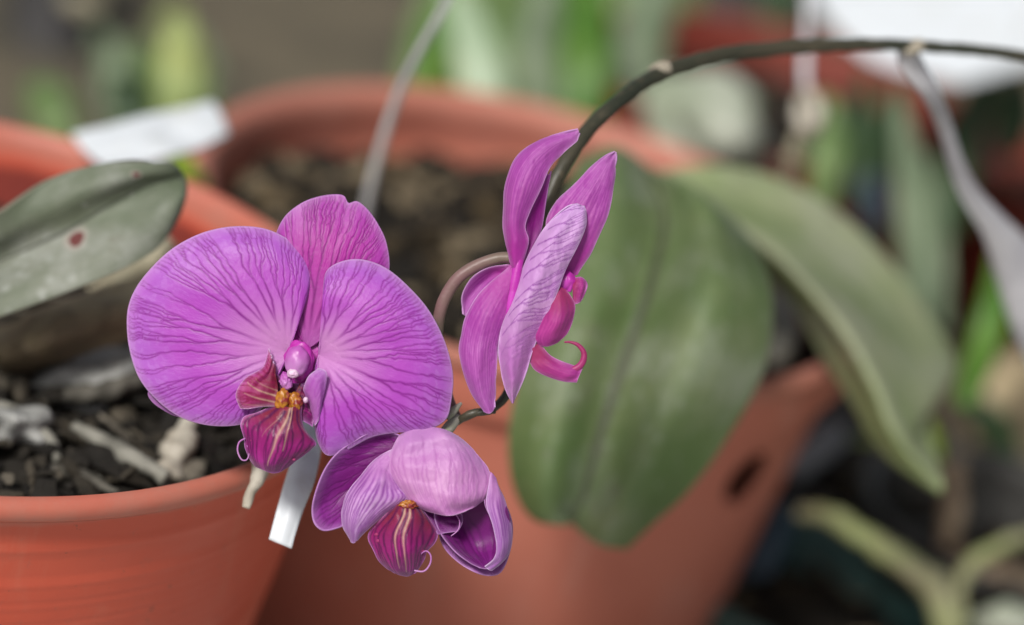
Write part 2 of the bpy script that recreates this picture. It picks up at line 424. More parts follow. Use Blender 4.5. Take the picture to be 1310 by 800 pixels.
def pot_mat(name, c1, c2, c3, rough=.42, shade_wear=None):
    k = NT(name); ob = k.obj()
    c = k.mix(k.step(k.noise(ob, 9, 4, .6), .35, .65), c1, c2)
    c = k.mix(k.step(k.noise(ob, 45, 5, .7), .55, .78, 0, .5), c, c3)
    c = k.mix(k.step(k.noise(ob, 260, 4, .7), .60, .75, 0, .25), c, (c3[0]*.5, c3[1]*.6, c3[2]*.7))
    st = k.noise(k.comb(k.math('MULTIPLY', k.xyz(ob, 0), 60.0), k.math('MULTIPLY', k.xyz(ob, 1), 60.0), k.math('MULTIPLY', k.xyz(ob, 2), 9.0)), 1.0, 5, .65)
    c = k.mix(k.step(st, .52, .72, 0, .38), c, c3)                       # lime bloom run down the wall
    c = k.mix(k.step(k.noise(ob, 480, 2, .5), .72, .76, 0, .45), c, (.16, .07, .045))   # specks of mix
    if shade_wear:                                  # inside wall below the rim: shade painted into its colour
        r0, z0, ox, oy, oz, cs, worn = shade_wear
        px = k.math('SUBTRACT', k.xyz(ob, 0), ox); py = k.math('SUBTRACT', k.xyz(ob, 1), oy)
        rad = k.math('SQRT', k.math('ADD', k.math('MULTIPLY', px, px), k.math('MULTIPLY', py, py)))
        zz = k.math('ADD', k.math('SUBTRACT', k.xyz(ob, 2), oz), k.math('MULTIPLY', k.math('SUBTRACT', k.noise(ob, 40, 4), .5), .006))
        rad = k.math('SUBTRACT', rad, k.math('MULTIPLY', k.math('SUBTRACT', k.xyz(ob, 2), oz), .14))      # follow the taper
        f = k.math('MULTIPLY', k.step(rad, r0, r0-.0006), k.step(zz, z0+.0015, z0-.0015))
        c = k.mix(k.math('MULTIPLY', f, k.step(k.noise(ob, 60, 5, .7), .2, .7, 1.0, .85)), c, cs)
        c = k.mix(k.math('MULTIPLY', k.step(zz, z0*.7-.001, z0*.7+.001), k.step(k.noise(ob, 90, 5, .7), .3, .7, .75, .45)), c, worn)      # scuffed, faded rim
    k.set(Base_Color=c, Roughness=k.step(k.noise(ob, 25, 4), .3, .7, rough, rough+.2), Specular_IOR_Level=.45)
    k.bump(k.noise(ob, 220, 5), .12, .0008); return k.m
M['pot_far'] = pot_mat('plastic_red_brown', (.16, .022, .014), (.20, .032, .018), (.17, .06, .04), .5)
M['pot_teal'] = pot_mat('plastic_dark_teal', (.03, .075, .070), (.045, .10, .09), (.08, .12, .11), .4)
M['pot_black'] = pot_mat('plastic_charcoal', (.020, .019, .017), (.032, .030, .026), (.06, .055, .05), .4)

def soil_mat(name, cols, sat=1.0):
    k = NT(name); ob = k.obj()
    at_ = k.n.new('ShaderNodeAttribute'); at_.attribute_name = 'tone'; 
    ramp = k.n.new('ShaderNodeValToRGB'); k.l.new(at_.outputs['Fac'], ramp.inputs[0])
    cr_ = ramp.color_ramp; cr_.interpolation = 'LINEAR'
    cr_.elements[0].position = cols[0][0]; cr_.elements[0].color = cols[0][1]+(1,)
    cr_.elements[1].position = cols[-1][0]; cr_.elements[1].color = cols[-1][1]+(1,)
    for p, c in cols[1:-1]:
        e = cr_.elements.new(p); e.color = c+(1,)
    c = k.mix(k.step(k.noise(ob, 160, 5, .7), .35, .7, 0, .7), ramp.outputs[0], (.012, .010, .008))
    c = k.mix(k.step(k.noise(ob, 420, 3, .7), .60, .78, 0, .3), c, (.17, .14, .10))
    k.set(Base_Color=c, Roughness=.75, Specular_IOR_Level=.35); k.bump(k.noise(ob, 350, 6, .7), .7, .002); return k.m
M['mix'] = soil_mat('bark_mix', [(0, (.007, .005, .003)), (.42, (.020, .014, .008)), (.66, (.055, .038, .019)), (.85, (.15, .105, .050)), (1, (.27, .21, .13))])
M['mix2'] = soil_mat('bark_mix_grey', [(0, (.010, .008, .006)), (.40, (.026, .021, .014)), (.68, (.062, .050, .034)), (.87, (.13, .11, .08)), (1, (.24, .21, .165))])
def ground_mat():
    k = NT('ground_earth'); ob = k.obj()
    sp = k.n.new('ShaderNodeSeparateXYZ'); k.l.new(ob, sp.inputs[0])
    a = k.noise(ob, 5, 5, .6)
    c = k.mix(k.step(a, .38, .62), (.09, .078, .053), (.19, .155, .10))
    c = k.mix(k.step(k.noise(ob, 2.3, 3), .45, .65, 0, .8), c, (.20, .135, .07))
    c = k.mix(k.step(k.noise(ob, 40, 5, .7), .45, .75, 0, .6), c, (.03, .028, .022))
    k.set(Base_Color=c, Roughness=.85); k.bump(k.noise(ob, 60, 6, .7), .8, .01); return k.m
M['ground'] = ground_mat()
M['white'] = simple('plastic_white', (.78, .82, .86), (.62, .63, .60), 90, .4, .08, trans=.15, lo=.5, hi=.85)
M['tie'] = simple('tie_milky', (.52, .51, .55), (.70, .69, .72), 60, .35, .1, trans=.2)
M['wire'] = simple('rod_grey', (.58, .60, .60), (.70, .72, .72), 60, .4, .1)
M['root'] = simple('root_silver', (.12, .115, .095), (.27, .26, .22), 120, .7, .4)
M['root_dark'] = simple('root_dark', (.05, .045, .035), (.12, .11, .09), 120, .8, .4)
M['root_white'] = simple('root_white', (.34, .30, .24), (.52, .48, .40), 150, .6, .2)
M['tan'] = simple('dry_tan', (.46, .37, .22), (.20, .15, .09), 45, .7, .9, dist=.003)
M['tan_pale'] = simple('dry_pale', (.42, .38, .27), (.30, .27, .18), 60, .7, .3)
M['stone'] = simple('stone_grey', (.17, .17, .16), (.40, .40, .38), 55, .85, .9, dist=.003)
M['chalk'] = simple('stone_pale', (.25, .29, .20), (.46, .48, .40), 40, .8, .3)
M['wood'] = simple('wood_dark', (.018, .017, .018), (.045, .042, .042), 12, .7, .4)
M['blue'] = simple('plastic_blue_grey', (.05, .09, .13), (.09, .13, .17), 30, .5, .1)
M['slate'] = simple('plastic_slate', (.13, .145, .16), (.20, .21, .23), 30, .5, .1)
M['twig'] = simple('twig_brown', (.16, .11, .07), (.24, .18, .12), 60, .7, .3)

# ------------------------------------------------------------ pots and potting mix
def lathe(profile, n=128):
    V = []; F = []; m = len(profile)
    for i in range(n):
        a = 2*math.pi*i/n
        for r, z in profile: V.append(Vector((r*math.cos(a), r*math.sin(a), z)))
    for i in range(n):
        for j in range(m-1):
            a = i*m+j; b = ((i+1) % n)*m+j
            F.append((a, b, b+1, a+1))
    return V, F
def pot_body(r, h, band=.018, taper=.11, ribs=(), wall=.0045, plain=False):
    """outer profile from the base up, over the rim and down inside; origin at the rim's centre"""
    th = .0035
    ro = lambda z: r-(.0012 if plain else .003) + z*taper          # z is negative below the rim
    if plain: band = .004
    P = [(0, -h), (ro(-h)-.004, -h), (ro(-h), -h+.004)]
    z = -h+.01
    while z < -band-.004:
        extra = sum(.0005*math.exp(-((z-q)/.0011)**2) for q in ribs)
        P.append((ro(z)+extra, z)); z += .0012 if ribs and z > min(ribs)-.006 else .006
    P += [(ro(-band)-.0002, -band-.0015), (r-.0012, -band), (r-.0004, -band+.002), (r-.0002, -band*.5), (r, -.004), (r+.0016, -.0025),
          (r+.0022, -.0005), (r+.0016, .0012), (r-.0006, .0020)] + ([(r-.0018, .0012), (r-.0030, -.001), (r-.0036, -.004)] if plain else [(r-.0034, .0012), (r-.0052, -.001), (r-.0062, -.004), (r-.0066, -band)]) + [
          (ro(-band)-wall, -band-.004), (ro(-h)-wall, -h+.006), (0, -h+.006)]
    return P
def make_pot(root, c, r, h, mat, **k):
    V, F = lathe(pot_body(r, h, **k))
    return mesh('pot_body', [v+c for v in V], F, mat, root)

sL = .10/.125; sM = .105/.11
cL = CAM @ Vector((-.168*sL, .009*sL, -.715*sL)); rL = .10
cM = CAM @ Vector((.008*sM, .028*sM, -.775*sM)); rM = .105
print('rims', cL, cM)
hL, hM = cL.z, cM.z

potL = empty('flower_pot', (cL.x, cL.y, 0), 'orange-red plastic pot at lower left with faint rings below its pale rim', 'flower pot')
z0 = [-.0125, -.0225, -.0255, -.0285, -.0315, -.0345, -.0375, -.0405, -.0435, -.0465, -.052, -.056]
prL = pot_body(rL, hL-.0135, plain=True, taper=.14, ribs=z0, wall=.0028)
M['pot_left'] = pot_mat('plastic_orange_red', (.52, .072, .036), (.58, .095, .050), (.56, .20, .13), shade_wear=(rL-.0021, -.0080, 0, 0, -sum(q[1] for q in prL)/len(prL), (.17, .020, .014), (.44, .19, .14)))
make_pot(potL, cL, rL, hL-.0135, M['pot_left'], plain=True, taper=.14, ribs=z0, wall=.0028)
prM = pot_body(rM, hM-.001, band=.0165, taper=.13, wall=.0020)
M['pot_mid'] = pot_mat('plastic_terracotta', (.50, .150, .098), (.56, .185, .126), (.58, .30, .24), .5, shade_wear=(rM-.0044, -.0060, 0, 0, -sum(q[1] for q in prM)/len(prM), (.24, .075, .052), (.44, .19, .14)))
potM = empty('flower_pot', (cM.x, cM.y, 0), 'dull terracotta pot in the middle, behind the flowers, with an oval drain slot', 'flower pot')
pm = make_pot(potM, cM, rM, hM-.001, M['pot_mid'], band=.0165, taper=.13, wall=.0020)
# drain slot: the wall is really cut through
def cut_slot(obj, x, y, w, h, tilt):
    bpy.context.view_layer.update()
    dg = bpy.context.evaluated_depsgraph_get()
    o = CAM.translation; d = (at(x, y, 1)-o).normalized()
    inv = obj.matrix_world.inverted()
    ok, loc, nor, _ = obj.ray_cast(inv @ o, (inv.to_3x3() @ d).normalized())
    if not ok: print('slot missed'); return
    p = obj.matrix_world @ loc; nn = (obj.matrix_world.to_3x3() @ nor).normalized()
    bm = bmesh.new(); bmesh.ops.create_cone(bm, cap_ends=True, segments=40, radius1=1, radius2=1, depth=.03)
    me = bpy.data.meshes.new('slot'); 
    zc = nn; xa = Vector((0, 0, 1)).cross(zc).normalized(); ya = zc.cross(xa)
    xr = xa*math.cos(tilt)+ya*math.sin(tilt); yr = -xa*math.sin(tilt)+ya*math.cos(tilt)
    for v in bm.verts: v.co = p + xr*v.co.x*w + yr*v.co.y*h + zc*v.co.z
    bm.to_mesh(me); bm.free()
    c = bpy.data.objects.new('slot', me); col.objects.link(c)
    b = obj.modifiers.new('slot', 'BOOLEAN'); b.operation = 'DIFFERENCE'; b.object = c; b.solver = 'EXACT'
    q = bmesh.new(); q.from_mesh(obj.data); bmesh.ops.remove_doubles(q, verts=q.verts, dist=1e-6); bmesh.ops.recalc_face_normals(q, faces=q.faces); q.to_mesh(obj.data); q.free()
    bpy.context.view_layer.update(); dg = bpy.context.evaluated_depsgraph_get()
    new = bpy.data.meshes.new_from_object(obj.evaluated_get(dg))
    obj.modifiers.clear(); obj.data = new; bpy.data.objects.remove(c)
    for q in new.polygons: q.use_smooth = True
cut_slot(pm, 956, 612, .0092, .0092, R(42))
def sharp(o, ang=35):
    o.data.set_sharp_from_angle(angle=R(ang))
sharp(pm)

def chips(name, c, rad, n, mat, label, seed, size=(.002, .0065), relief=.006, light=1.0, kind='stuff', cat='potting mix', depth=.08):
    rnd = random.Random(seed); V = []; F = []; T = []
    # base mound
    ng = 90
    idx = {}
    for i in range(ng+1):
        for j in range(ng+1):
            x = (i/ng*2-1)*rad; y = (j/ng*2-1)*rad
            if math.hypot(x, y) > rad: 
                continue
            z = relief*(noise.noise(Vector((x*60+seed, y*60, 0)))+.6*noise.noise(Vector((x*180, y*180, seed))))
            idx[i, j] = len(V); V.append(Vector((c.x+x, c.y+y, c.z+z))); T.append(.15+.3*abs(noise.noise(Vector((x*90, y*90, 3)))))
    for i in range(ng):
        for j in range(ng):
            q = [(i, j), (i+1, j), (i+1, j+1), (i, j+1)]
            if all(a in idx for a in q): F.append(tuple(idx[a] for a in q))
    for q in range(96):                                   # the mix fills the pot: its side down to the base
        a = 6.28319*q/96
        V.append(Vector((c.x+(rad-.009)*math.cos(a), c.y+(rad-.009)*math.sin(a), c.z+.001))); V.append(Vector((c.x+(rad-.009-depth*.14)*math.cos(a), c.y+(rad-.009-depth*.14)*math.sin(a), c.z-depth))); T += [.0, .0]
    o0 = len(V)-192
    for q in range(96): F.append((o0+2*q, o0+2*q+1, o0+(2*q+3) % 192, o0+(2*q+2) % 192))
    bm = bmesh.new(); bmesh.ops.create_icosphere(bm, subdivisions=2 if n < 1000 else 1, radius=1)
    SV = [v.co.copy() for v in bm.verts]; SF = [tuple(v.index for v in f.verts) for f in bm.faces]; bm.free()
    for k in range(n):
        a = rnd.random()*6.283; q = rad*.97*math.sqrt(rnd.random()); s = rnd.uniform(*size)
        ctr = Vector((c.x+q*math.cos(a), c.y+q*math.sin(a), c.z+rnd.uniform(-.001, .005)))
        rot = Matrix.Rotation(rnd.random()*6.283, 3, 'Z') @ Matrix.Rotation(rnd.uniform(-.6, .6), 3, 'X') @ Matrix.Rotation(rnd.uniform(-.6, .6), 3, 'Y')
        sx, sy, sz = s, s*rnd.uniform(.35, .8), s*rnd.uniform(.2, .5)
        if k % 5 == 0: sx, sy, sz = s*rnd.uniform(1.2, 2.4), .0007, .0007      # bits of old root and fibre
        tone = min(1, rnd.random()**1.6*light+(.2 if k % 5 == 0 else 0)); off = len(V); sd = rnd.random()*50
        for v in SV:
            w = v.copy(); w = Vector([math.copysign(abs(t)**.7, t) for t in w])
            w *= 1+.75*noise.noise(v*1.8+Vector((sd, 0, 0)))
            V.append(ctr+rot @ Vector((w.x*sx, w.y*sy, w.z*sz))); T.append(tone)
        F += [tuple(i+off for i in f) for f in SF]
    o = mesh(name, V, F, mat, None, smooth=False)
    a_ = o.data.attributes.new('tone', 'FLOAT', 'POINT')
    for i, t in enumerate(T): a_.data[i].value = t
    return tag(o, label, cat, None, kind)
chips('potting_mix', cM+Vector((0, 0, -.022)), rM-.0085, 620, M['mix'], 'dark bark potting mix in the middle pot', 3, light=1.3, size=(.002, .010), relief=.012)
chips('potting_mix', cL+Vector((0, 0, -.022)), rL-.0072, 1900, M['mix2'], 'dark potting mix with grey lumps in the lower left pot', 5, light=1.0, size=(.001, .0062))

# ------------------------------------------------------------ flower spray
spray = empty('orchid_flower_spray', pz((600, 530, -60)), 'orchid flower spray with three purple blooms on a dark arching stem', 'orchid spray')
P = lambda x, y, z: (x, y, z)
tube('stem', [(1900, 700, .66), (1800, 400, .64), (1620, 180, .61), (1440, 96, .588), (1310, 72, .58), (1190, 60, .575), (1080, 58, .57), (960, 65, .56), (900, 76, .553), (840, 97, .545), (790, 130, .535), (752, 168, .528), (722, 210, .522), (702, 250, .520), (680, 310, .518),
              (664, 380, .517), (657, 450, .515), (650, 500, .512), (630, 523, .508), (603, 529, .506), (585, 540, .508)],
     [.0022, .0018, .0014, .0012, .0011, .0012, .0013, .0012, .0013, .0014, .0016, .0018, .0018, .0017, .0015, .0012, .0010, .0008], M['stem'], spray, seg=16, n=220, bump=.25)
for (x, y, d, r) in ((845, 90, .546, .0019), (1168, 61, .574, .0018)):
    tube('node_sheath', [(x-12, y+5, d), (x-4, y+1, d), (x+6, y-2, d), (x+13, y-4, d)], [r*.75, r, r*1.1, r*.8], M['sheath'], spray, n=20, bump=.3)

def flower(label, loc):
    o = bpy.data.objects.new('flower', None); col.objects.link(o); o.location = pz(loc); o.empty_display_size = .01
    bpy.context.view_layer.update()
    o.parent = spray; o.matrix_parent_inverse = spray.matrix_world.inverted(); o['label'] = label
    bpy.context.view_layer.update(); return o

# ---- flower one: open, facing the viewer
f1 = flower('largest open purple bloom facing the viewer', (380, 460, -20))
fan('petal', (369, 451, 2), [P(371, 444, 0), P(376, 425, 0), P(388, 394, 0), P(396, 368, -2), P(398, 345, -4), P(388, 321, -6), P(364, 304, -8), P(338, 293, -8), P(308, 290, -6), P(279, 293, -4), P(250, 302, -4),
     P(220, 319, -6), P(194, 343, -8), P(174, 369, -10), P(164, 395, -10), P(163, 425, -8), P(168, 456, -8), P(179, 485, -6), P(199, 510, -4), P(226, 531, 0), P(256, 542, 2), P(288, 545, 4), P(314, 540, 4), P(336, 520, 4), P(352, 490, 4), P(367, 460, 2)],
    M['petal'], f1, bulge=16, ruffle=2.2, freq=9, seed=1, n=460, m=130, curl=6)
fan('petal', (408, 454, 4), [P(408, 444, 2), P(412, 428, 2), P(417, 405, 2), P(418, 382, 3), P(415, 360, 4), P(421, 344, 4), P(441, 334, 4), P(466, 333, 4), P(496, 345, 4), P(526, 371, 4), P(550, 400, 3), P(569, 438, 2), P(579, 478, 0),
     P(577, 513, -2), P(569, 538, -4), P(541, 552, 0), P(511, 553, 4), P(476, 559, 6), P(445, 575, 6), P(421, 583, 6), P(409, 570, 6), P(403, 545, 6), P(402, 515, 6), P(402, 485, 6), P(404, 466, 4)],
    M['petal'], f1, bulge=18, ruffle=2.5, freq=8, seed=2.6, n=460, m=130, curl=6)
fan('dorsal_sepal', (393, 447, -6), [P(372, 432, -10), P(371, 402, -16), P(364, 365, -20), P(352, 330, -22), P(353, 302, -24), P(365, 277, -24), P(386, 260, -24), P(407, 252, -24), P(428, 249, -24), P(440, 251, -24), P(446, 260, -23), P(457, 258, -24), P(470, 268, -24), P(483, 286, -24),
     P(494, 310, -22), P(498, 342, -22), P(490, 372, -20), P(462, 398, -18), P(430, 420, -16), P(412, 436, -15)], M['sepal'], f1, bulge=9, ruffle=1.5, freq=7, seed=4, n=330, m=120)
fan('lateral_sepal', (370, 468, -18), [P(345, 462, -18), P(290, 462, -22), P(235, 476, -24), P(202, 490, -24), P(190, 500, -24), P(192, 511, -24), P(206, 523, -24), P(232, 534, -24), P(280, 530, -22), P(330, 515, -20), P(360, 490, -18)], M['dark'], f1, bulge=4, seed=6, n=120, m=50)
fan('lateral_sepal', (395, 470, -18), [P(415, 465, -18), P(470, 475, -20), P(520, 495, -24), P(540, 515, -24), P(535, 530, -24), P(500, 535, -22), P(440, 520, -20), P(405, 495, -18)], M['dark'], f1, bulge=4, seed=7, n=120, m=50)
lip = net('lip', [[P(354, 517, 26), P(363, 520, 32), P(371, 522, 36), P(379, 520, 32), P(386, 518, 26)],
     [P(332, 527, 22), P(350, 533, 36), P(368, 538, 42), P(378, 538, 36), P(386, 544, 26)],
     [P(310, 536, 18), P(336, 549, 36), P(360, 558, 46), P(382, 556, 36), P(402, 565, 20)],
     [P(311, 556, 16), P(333, 568, 34), P(356, 577, 46), P(378, 574, 34), P(400, 573, 20)],
     [P(316, 580, 16), P(332, 588, 30), P(350, 593, 42), P(367, 590, 32), P(381, 588, 20)],
     [P(327, 597, 14), P(337, 601, 20), P(348, 605, 28), P(357, 604, 22), P(365, 599, 16)]], M['lip'], f1, nu=60, nv=70, wob=2.2, seed=3, crink=1.0, stripes=[(.50, .0, .40, .85, 2.2), (.58, .0, .56, .6, 1.8), (.36, .15, .27, .5, .8)])
net('lip_lobe', [[P(352, 468, 22), P(353, 482, 24), P(355, 494, 26), P(356, 508, 26), P(358, 520, 26)], [P(350, 462, 22), P(345, 478, 28), P(336, 491, 32), P(331, 505, 34), P(338, 520, 28)],
     [P(347, 454, 20), P(341, 473, 28), P(322, 487, 34), P(314, 503, 36), P(320, 523, 28)], [P(344, 446, 18), P(337, 470, 22), P(314, 485, 27), P(302, 504, 28), P(308, 523, 22)]], M['lobe_red'], f1, nu=50, nv=40, wob=1.5, seed=8, crink=1.0, stripes=[(.75, .0, .55, .75, 1.8), (.9, .0, .75, .7, 1.8), (.62, .0, .45, .6, 1.4), (.99, .1, .9, .8, 1.5)])
net('lip_lobe', [[P(388, 500, 22), P(395, 515, 20), P(400, 530, 18), P(403, 545, 16)], [P(390, 492, 28), P(400, 506, 30), P(406, 522, 26), P(407, 538, 18)],
     [P(396, 480, 34), P(408, 490, 34), P(411, 508, 28), P(410, 524, 20)], [P(408, 471, 32), P(417, 476, 30), P(417, 490, 26), P(412, 512, 22)]], M['lobe'], f1, nu=40, nv=40, wob=.8, seed=9)
net('lip_lobe', [[P(384, 490, 14), P(378, 505, 18), P(374, 520, 22), P(378, 536, 22)], [P(394, 497, 14), P(392, 510, 16), P(390, 524, 18), P(386, 538, 20)],
     [P(402, 506, 14), P(403, 520, 14), P(403, 532, 14), P(400, 546, 14)]], M['lip'], f1, nu=30, nv=24, seed=10)
net('lip_lobe', [[P(352, 478, 14), P(348, 495, 16), P(352, 512, 18)], [P(372, 490, 8), P(372, 505, 10), P(372, 520, 12)], [P(392, 490, 12), P(395, 508, 12), P(396, 530, 14)]], M['lip'], f1, nu=30, nv=24, seed=12)
blob('column', (380, 462, 26), 15.5, 20, 12, M['column'], f1, rot=.12, amp=.10, seed=1)
blob('column_tip', (375, 478, 32), 8, 6, 7, M['anther'], f1, amp=.2, seed=2)
blob('column_tip', (366, 488, 24), 8, 11, 7, M['column'], f1, rot=-.2, amp=.3, f=3, seed=12)
blob('callus', (361, 511, 29), 10, 13.5, 8, M['callus'], f1, rot=.15, amp=.32, f=2.0, seed=3)
blob('callus', (377, 514, 27), 9, 12, 7, M['callus'], f1, rot=-.2, amp=.32, f=2.0, seed=4)
blob('callus', (391, 512, 30), 3.2, 4, 3, M['anther'], f1, amp=.2, seed=5, sub=3)
tube('tendril', [P(314, 561, 20), P(306, 566, 22), P(304, 577, 24), P(309, 588, 24), P(316, 588, 22), P(319, 578, 20), P(316, 570, 19)], [1.1*U, 1.0*U, .7*U], M['pale'], f1, conv=pz, n=40, seg=8)
for q, (x, y) in enumerate(((326, 549), (330, 558), (322, 563), (373, 578), (381, 572), (388, 578), (376, 588), (331, 538))):
    blob('lip_wart', (x, y, 33-abs(x-355)*.28), 2.6, 1.8, 2.0, M['hotpink'], f1, amp=.4, seed=q, sub=2)
tube('pedicel', [P(385, 458, -16), P(420, 462, -60), P(490, 480, -90), P(550, 505, -80), P(585, 535, -60)], [6*U, 5*U, 5*U, 5*U], M['pedicel'], f1, conv=pz)
blob('flower_base', (392, 464, -16), 30, 34, 6, M['junction'], f1, amp=.2, seed=61)
blob('petal_root', (383, 461, 13), 19, 25, 8, M['junction'], f1, amp=.2, seed=6)

# ---- flower two: seen from the side
f2 = flower('upper right bloom seen from the side', (660, 345, -10))
net('petal', [[P(655, 343, 0), P(661, 343, 4), P(668, 339, 0)], [P(647, 312, -6), P(659, 314, 9), P(676, 308, 0)], [P(644, 275, -8), P(656, 279, 12), P(673, 284, 4)],
     [P(646, 238, -8), P(663, 240, 14), P(692, 241, 4)], [P(658, 205, -6), P(676, 210, 11), P(705, 214, 0)], [P(686, 181, -4), P(700, 186, 7), P(721, 196, -2)],
     [P(722, 169, 0), P(728, 174, 3), P(738, 181, 0)], [P(739, 165, 0), P(740, 167, 1), P(741, 171, 0)]], M['pale_pink'], f2, wob=1.6, seed=1, crink=0.9)
net('petal_inside', [[P(667, 338, -4), P(670, 340, -8), P(675, 340, -10)], [P(673, 306, -3), P(679, 311, -10), P(686, 311, -14)], [P(670, 284, -2), P(682, 288, -12), P(694, 288, -16)],
     [P(682, 252, -2), P(692, 256, -10), P(699, 256, -14)], [P(699, 222, -3), P(702, 223, -5), P(705, 219, -6)]], M['sepal'], f2, nu=24, seed=2)
net('petal', [[P(700, 355, -16), P(718, 358, -14), P(738, 352, -16)], [P(698, 305, -18), P(728, 312, -6), P(757, 321, -18)], [P(704, 269, -18), P(740, 272, -4), P(775, 282, -18)],
     [P(733, 237, -18), P(760, 238, -6), P(785, 240, -18)], [P(766, 205, -16), P(777, 209, -11), P(788, 213, -16)], [P(786, 194, -14), P(787, 194, -14), P(788, 195, -14)]], M['pale_pink'], f2, wob=1.6, seed=3, crink=0.9)
net('petal', [[P(655, 516, 0), P(656, 516, 2), P(657, 515, 0)], [P(644, 490, 2), P(655, 487, 16), P(668, 489, 4)], [P(637, 455, 2), P(655, 450, 20), P(680, 456, 6)], [P(641, 424, 2), P(660, 415, 22), P(692, 424, 8)],
     [P(652, 391, 2), P(673, 384, 25), P(705, 393, 8)], [P(666, 352, 2), P(690, 348, 25), P(721, 352, 8)], [P(682, 317, 2), P(706, 316, 22), P(737, 318, 8)], [P(699, 289, 2), P(723, 289, 17), P(748, 291, 6)],
     [P(722, 266, 3), P(737, 267, 9), P(749, 273, 4)], [P(738, 261, 4), P(742, 262, 5), P(747, 264, 4)]], M['pale'], f2, nv=110, wob=3.0, seed=4, crink=1.4, across=True)
net('lateral_sepal', [[P(654, 340, -4), P(658, 342, -2), P(662, 348, -2)], [P(626, 362, -4), P(643, 370, 9), P(657, 380, 0)], [P(602, 393, -4), P(623, 404, 12), P(645, 414, 0)], [P(590, 428, -4), P(612, 440, 14), P(638, 440, 0)],
     [P(589, 462, -4), P(611, 470, 14), P(635, 470, 0)], [P(601, 500, -4), P(616, 505, 9), P(634, 500, 0)], [P(619, 527, -1), P(627, 529, 2), P(634, 521, 0)]], M['pale_pink'], f2, wob=2.2, seed=5, crink=0.9)
net('lateral_sepal', [[P(655, 338, -14), P(655, 343, -14), P(655, 348, -14)], [P(626, 342, -14), P(632, 352, -24), P(642, 362, -12)], [P(603, 356, -14), P(613, 368, -26), P(626, 380, -12)], [P(591, 378, -14), P(600, 386, -22), P(612, 394, -12)],
     [P(592, 402, -14), P(595, 404, -14), P(598, 405, -14)]], M['pale_pink'], f2, seed=6)
net('lip', [[P(700, 372, 2), P(712, 366, 6), P(724, 371, 2)], [P(692, 392, 0), P(716, 392, 16), P(735, 388, 0)], [P(686, 414, 0), P(712, 412, 20), P(733, 408, 0)], [P(681, 432, 0), P(704, 430, 16), P(726, 426, 0)], [P(688, 442, 0), P(701, 443, 4), P(714, 438, 0)]], M['hotpink'], f2, seed=7)
net('lip_lobe', [[P(712, 346, -4), P(712, 356, -2), P(710, 368, -4)], [P(726, 346, -6), P(727, 358, 2), P(722, 372, -4)], [P(737, 356, -6), P(735, 362, -2), P(730, 374, -5)]], M['junction'], f2, nu=20, nv=20, seed=8)
net('lip_lobe', [[P(734, 356, -4), P(733, 368, 0), P(734, 390, -4)], [P(743, 355, -4), P(743, 368, 3), P(740, 388, -4)], [P(750, 360, -6), P(751, 368, -3), P(744, 384, -6)]], M['hotpink'], f2, nu=20, nv=20, seed=9)
net('lip_tongue', [[P(690, 438, 0), P(681, 446, 4), P(675, 456, 0)], [P(703, 454, 0), P(694, 464, 6), P(684, 473, 0)], [P(720, 463, 0), P(712, 474, 7), P(704, 483, 0)], [P(735, 468, 0), P(729, 479, 6), P(722, 488, 0)], [P(746, 470, -2), P(742, 479, 2), P(738, 489, -2)]], M['hotpink'], f2, nu=24, seed=10)
tube('tendril', [P(722, 474, 0), P(736, 472, 0), P(745, 464, 0), P(747, 452, 0), P(740, 442, 0), P(730, 438, 0), P(722, 438, 0)], [4*U, 4.5*U, 4*U, 2.6*U, 1.2*U], M['hotpink'], f2, conv=pz, n=50)
tube('petal_root', [P(664, 332, 0), P(661, 348, 0), P(657, 368, 0), P(652, 395, 0), P(645, 420, -2)], [6*U, 7*U, 7*U, 5*U, 2*U], M['junction'], f2, conv=pz)
tube('pedicel', [P(662, 331, -8), P(640, 330, -14), P(615, 338, -16), P(588, 354, -18), P(570, 380, -22), P(561, 410, -30), P(560, 450, -50), P(572, 500, -60), P(586, 535, -58)], [7*U, 7.5*U, 8*U, 8*U, 8*U, 7*U, 6*U, 5*U], M['pedicel'], f2, conv=pz, n=70, bump=.1)

# ---- flower three: half closed, nodding
f3 = flower('lowest bloom nodding downward, pale cap over its lip', (560, 560, -10))
fan('petal_inside', (514, 574, -8), [P(511, 557, -6), P(494, 551, -4), P(475, 553, -2), P(452, 565, 2), P(431, 580, 4), P(415, 601, 4), P(404, 628, 4), P(399, 652, 2), P(402, 670, 2), P(413, 679, 0), P(428, 677, -4), P(441, 671, -8), P(460, 650, -10), P(480, 625, -12), P(500, 600, -10), P(510, 584, -8)], M['dark'], f3, bulge=-16, ruffle=2.4, freq=7, seed=11, curl=-4)
net('petal', [[P(509, 572, 2), P(506, 582, 6), P(500, 592, 8)], [P(484, 585, 2), P(488, 598, 14), P(503, 612, 10)], [P(459, 612, 2), P(480, 618, 24), P(513, 626, 12)], [P(443, 634, 2), P(468, 640, 30), P(522, 637, 10)],
     [P(437, 655, 2), P(458, 660, 28), P(498, 653, 10)], [P(440, 676, 2), P(452, 677, 18), P(470, 678, 8)], [P(450, 694, 2), P(453, 695, 3), P(457, 691, 3)]], M['pale'], f3, wob=2.0, seed=12, crink=0.9)
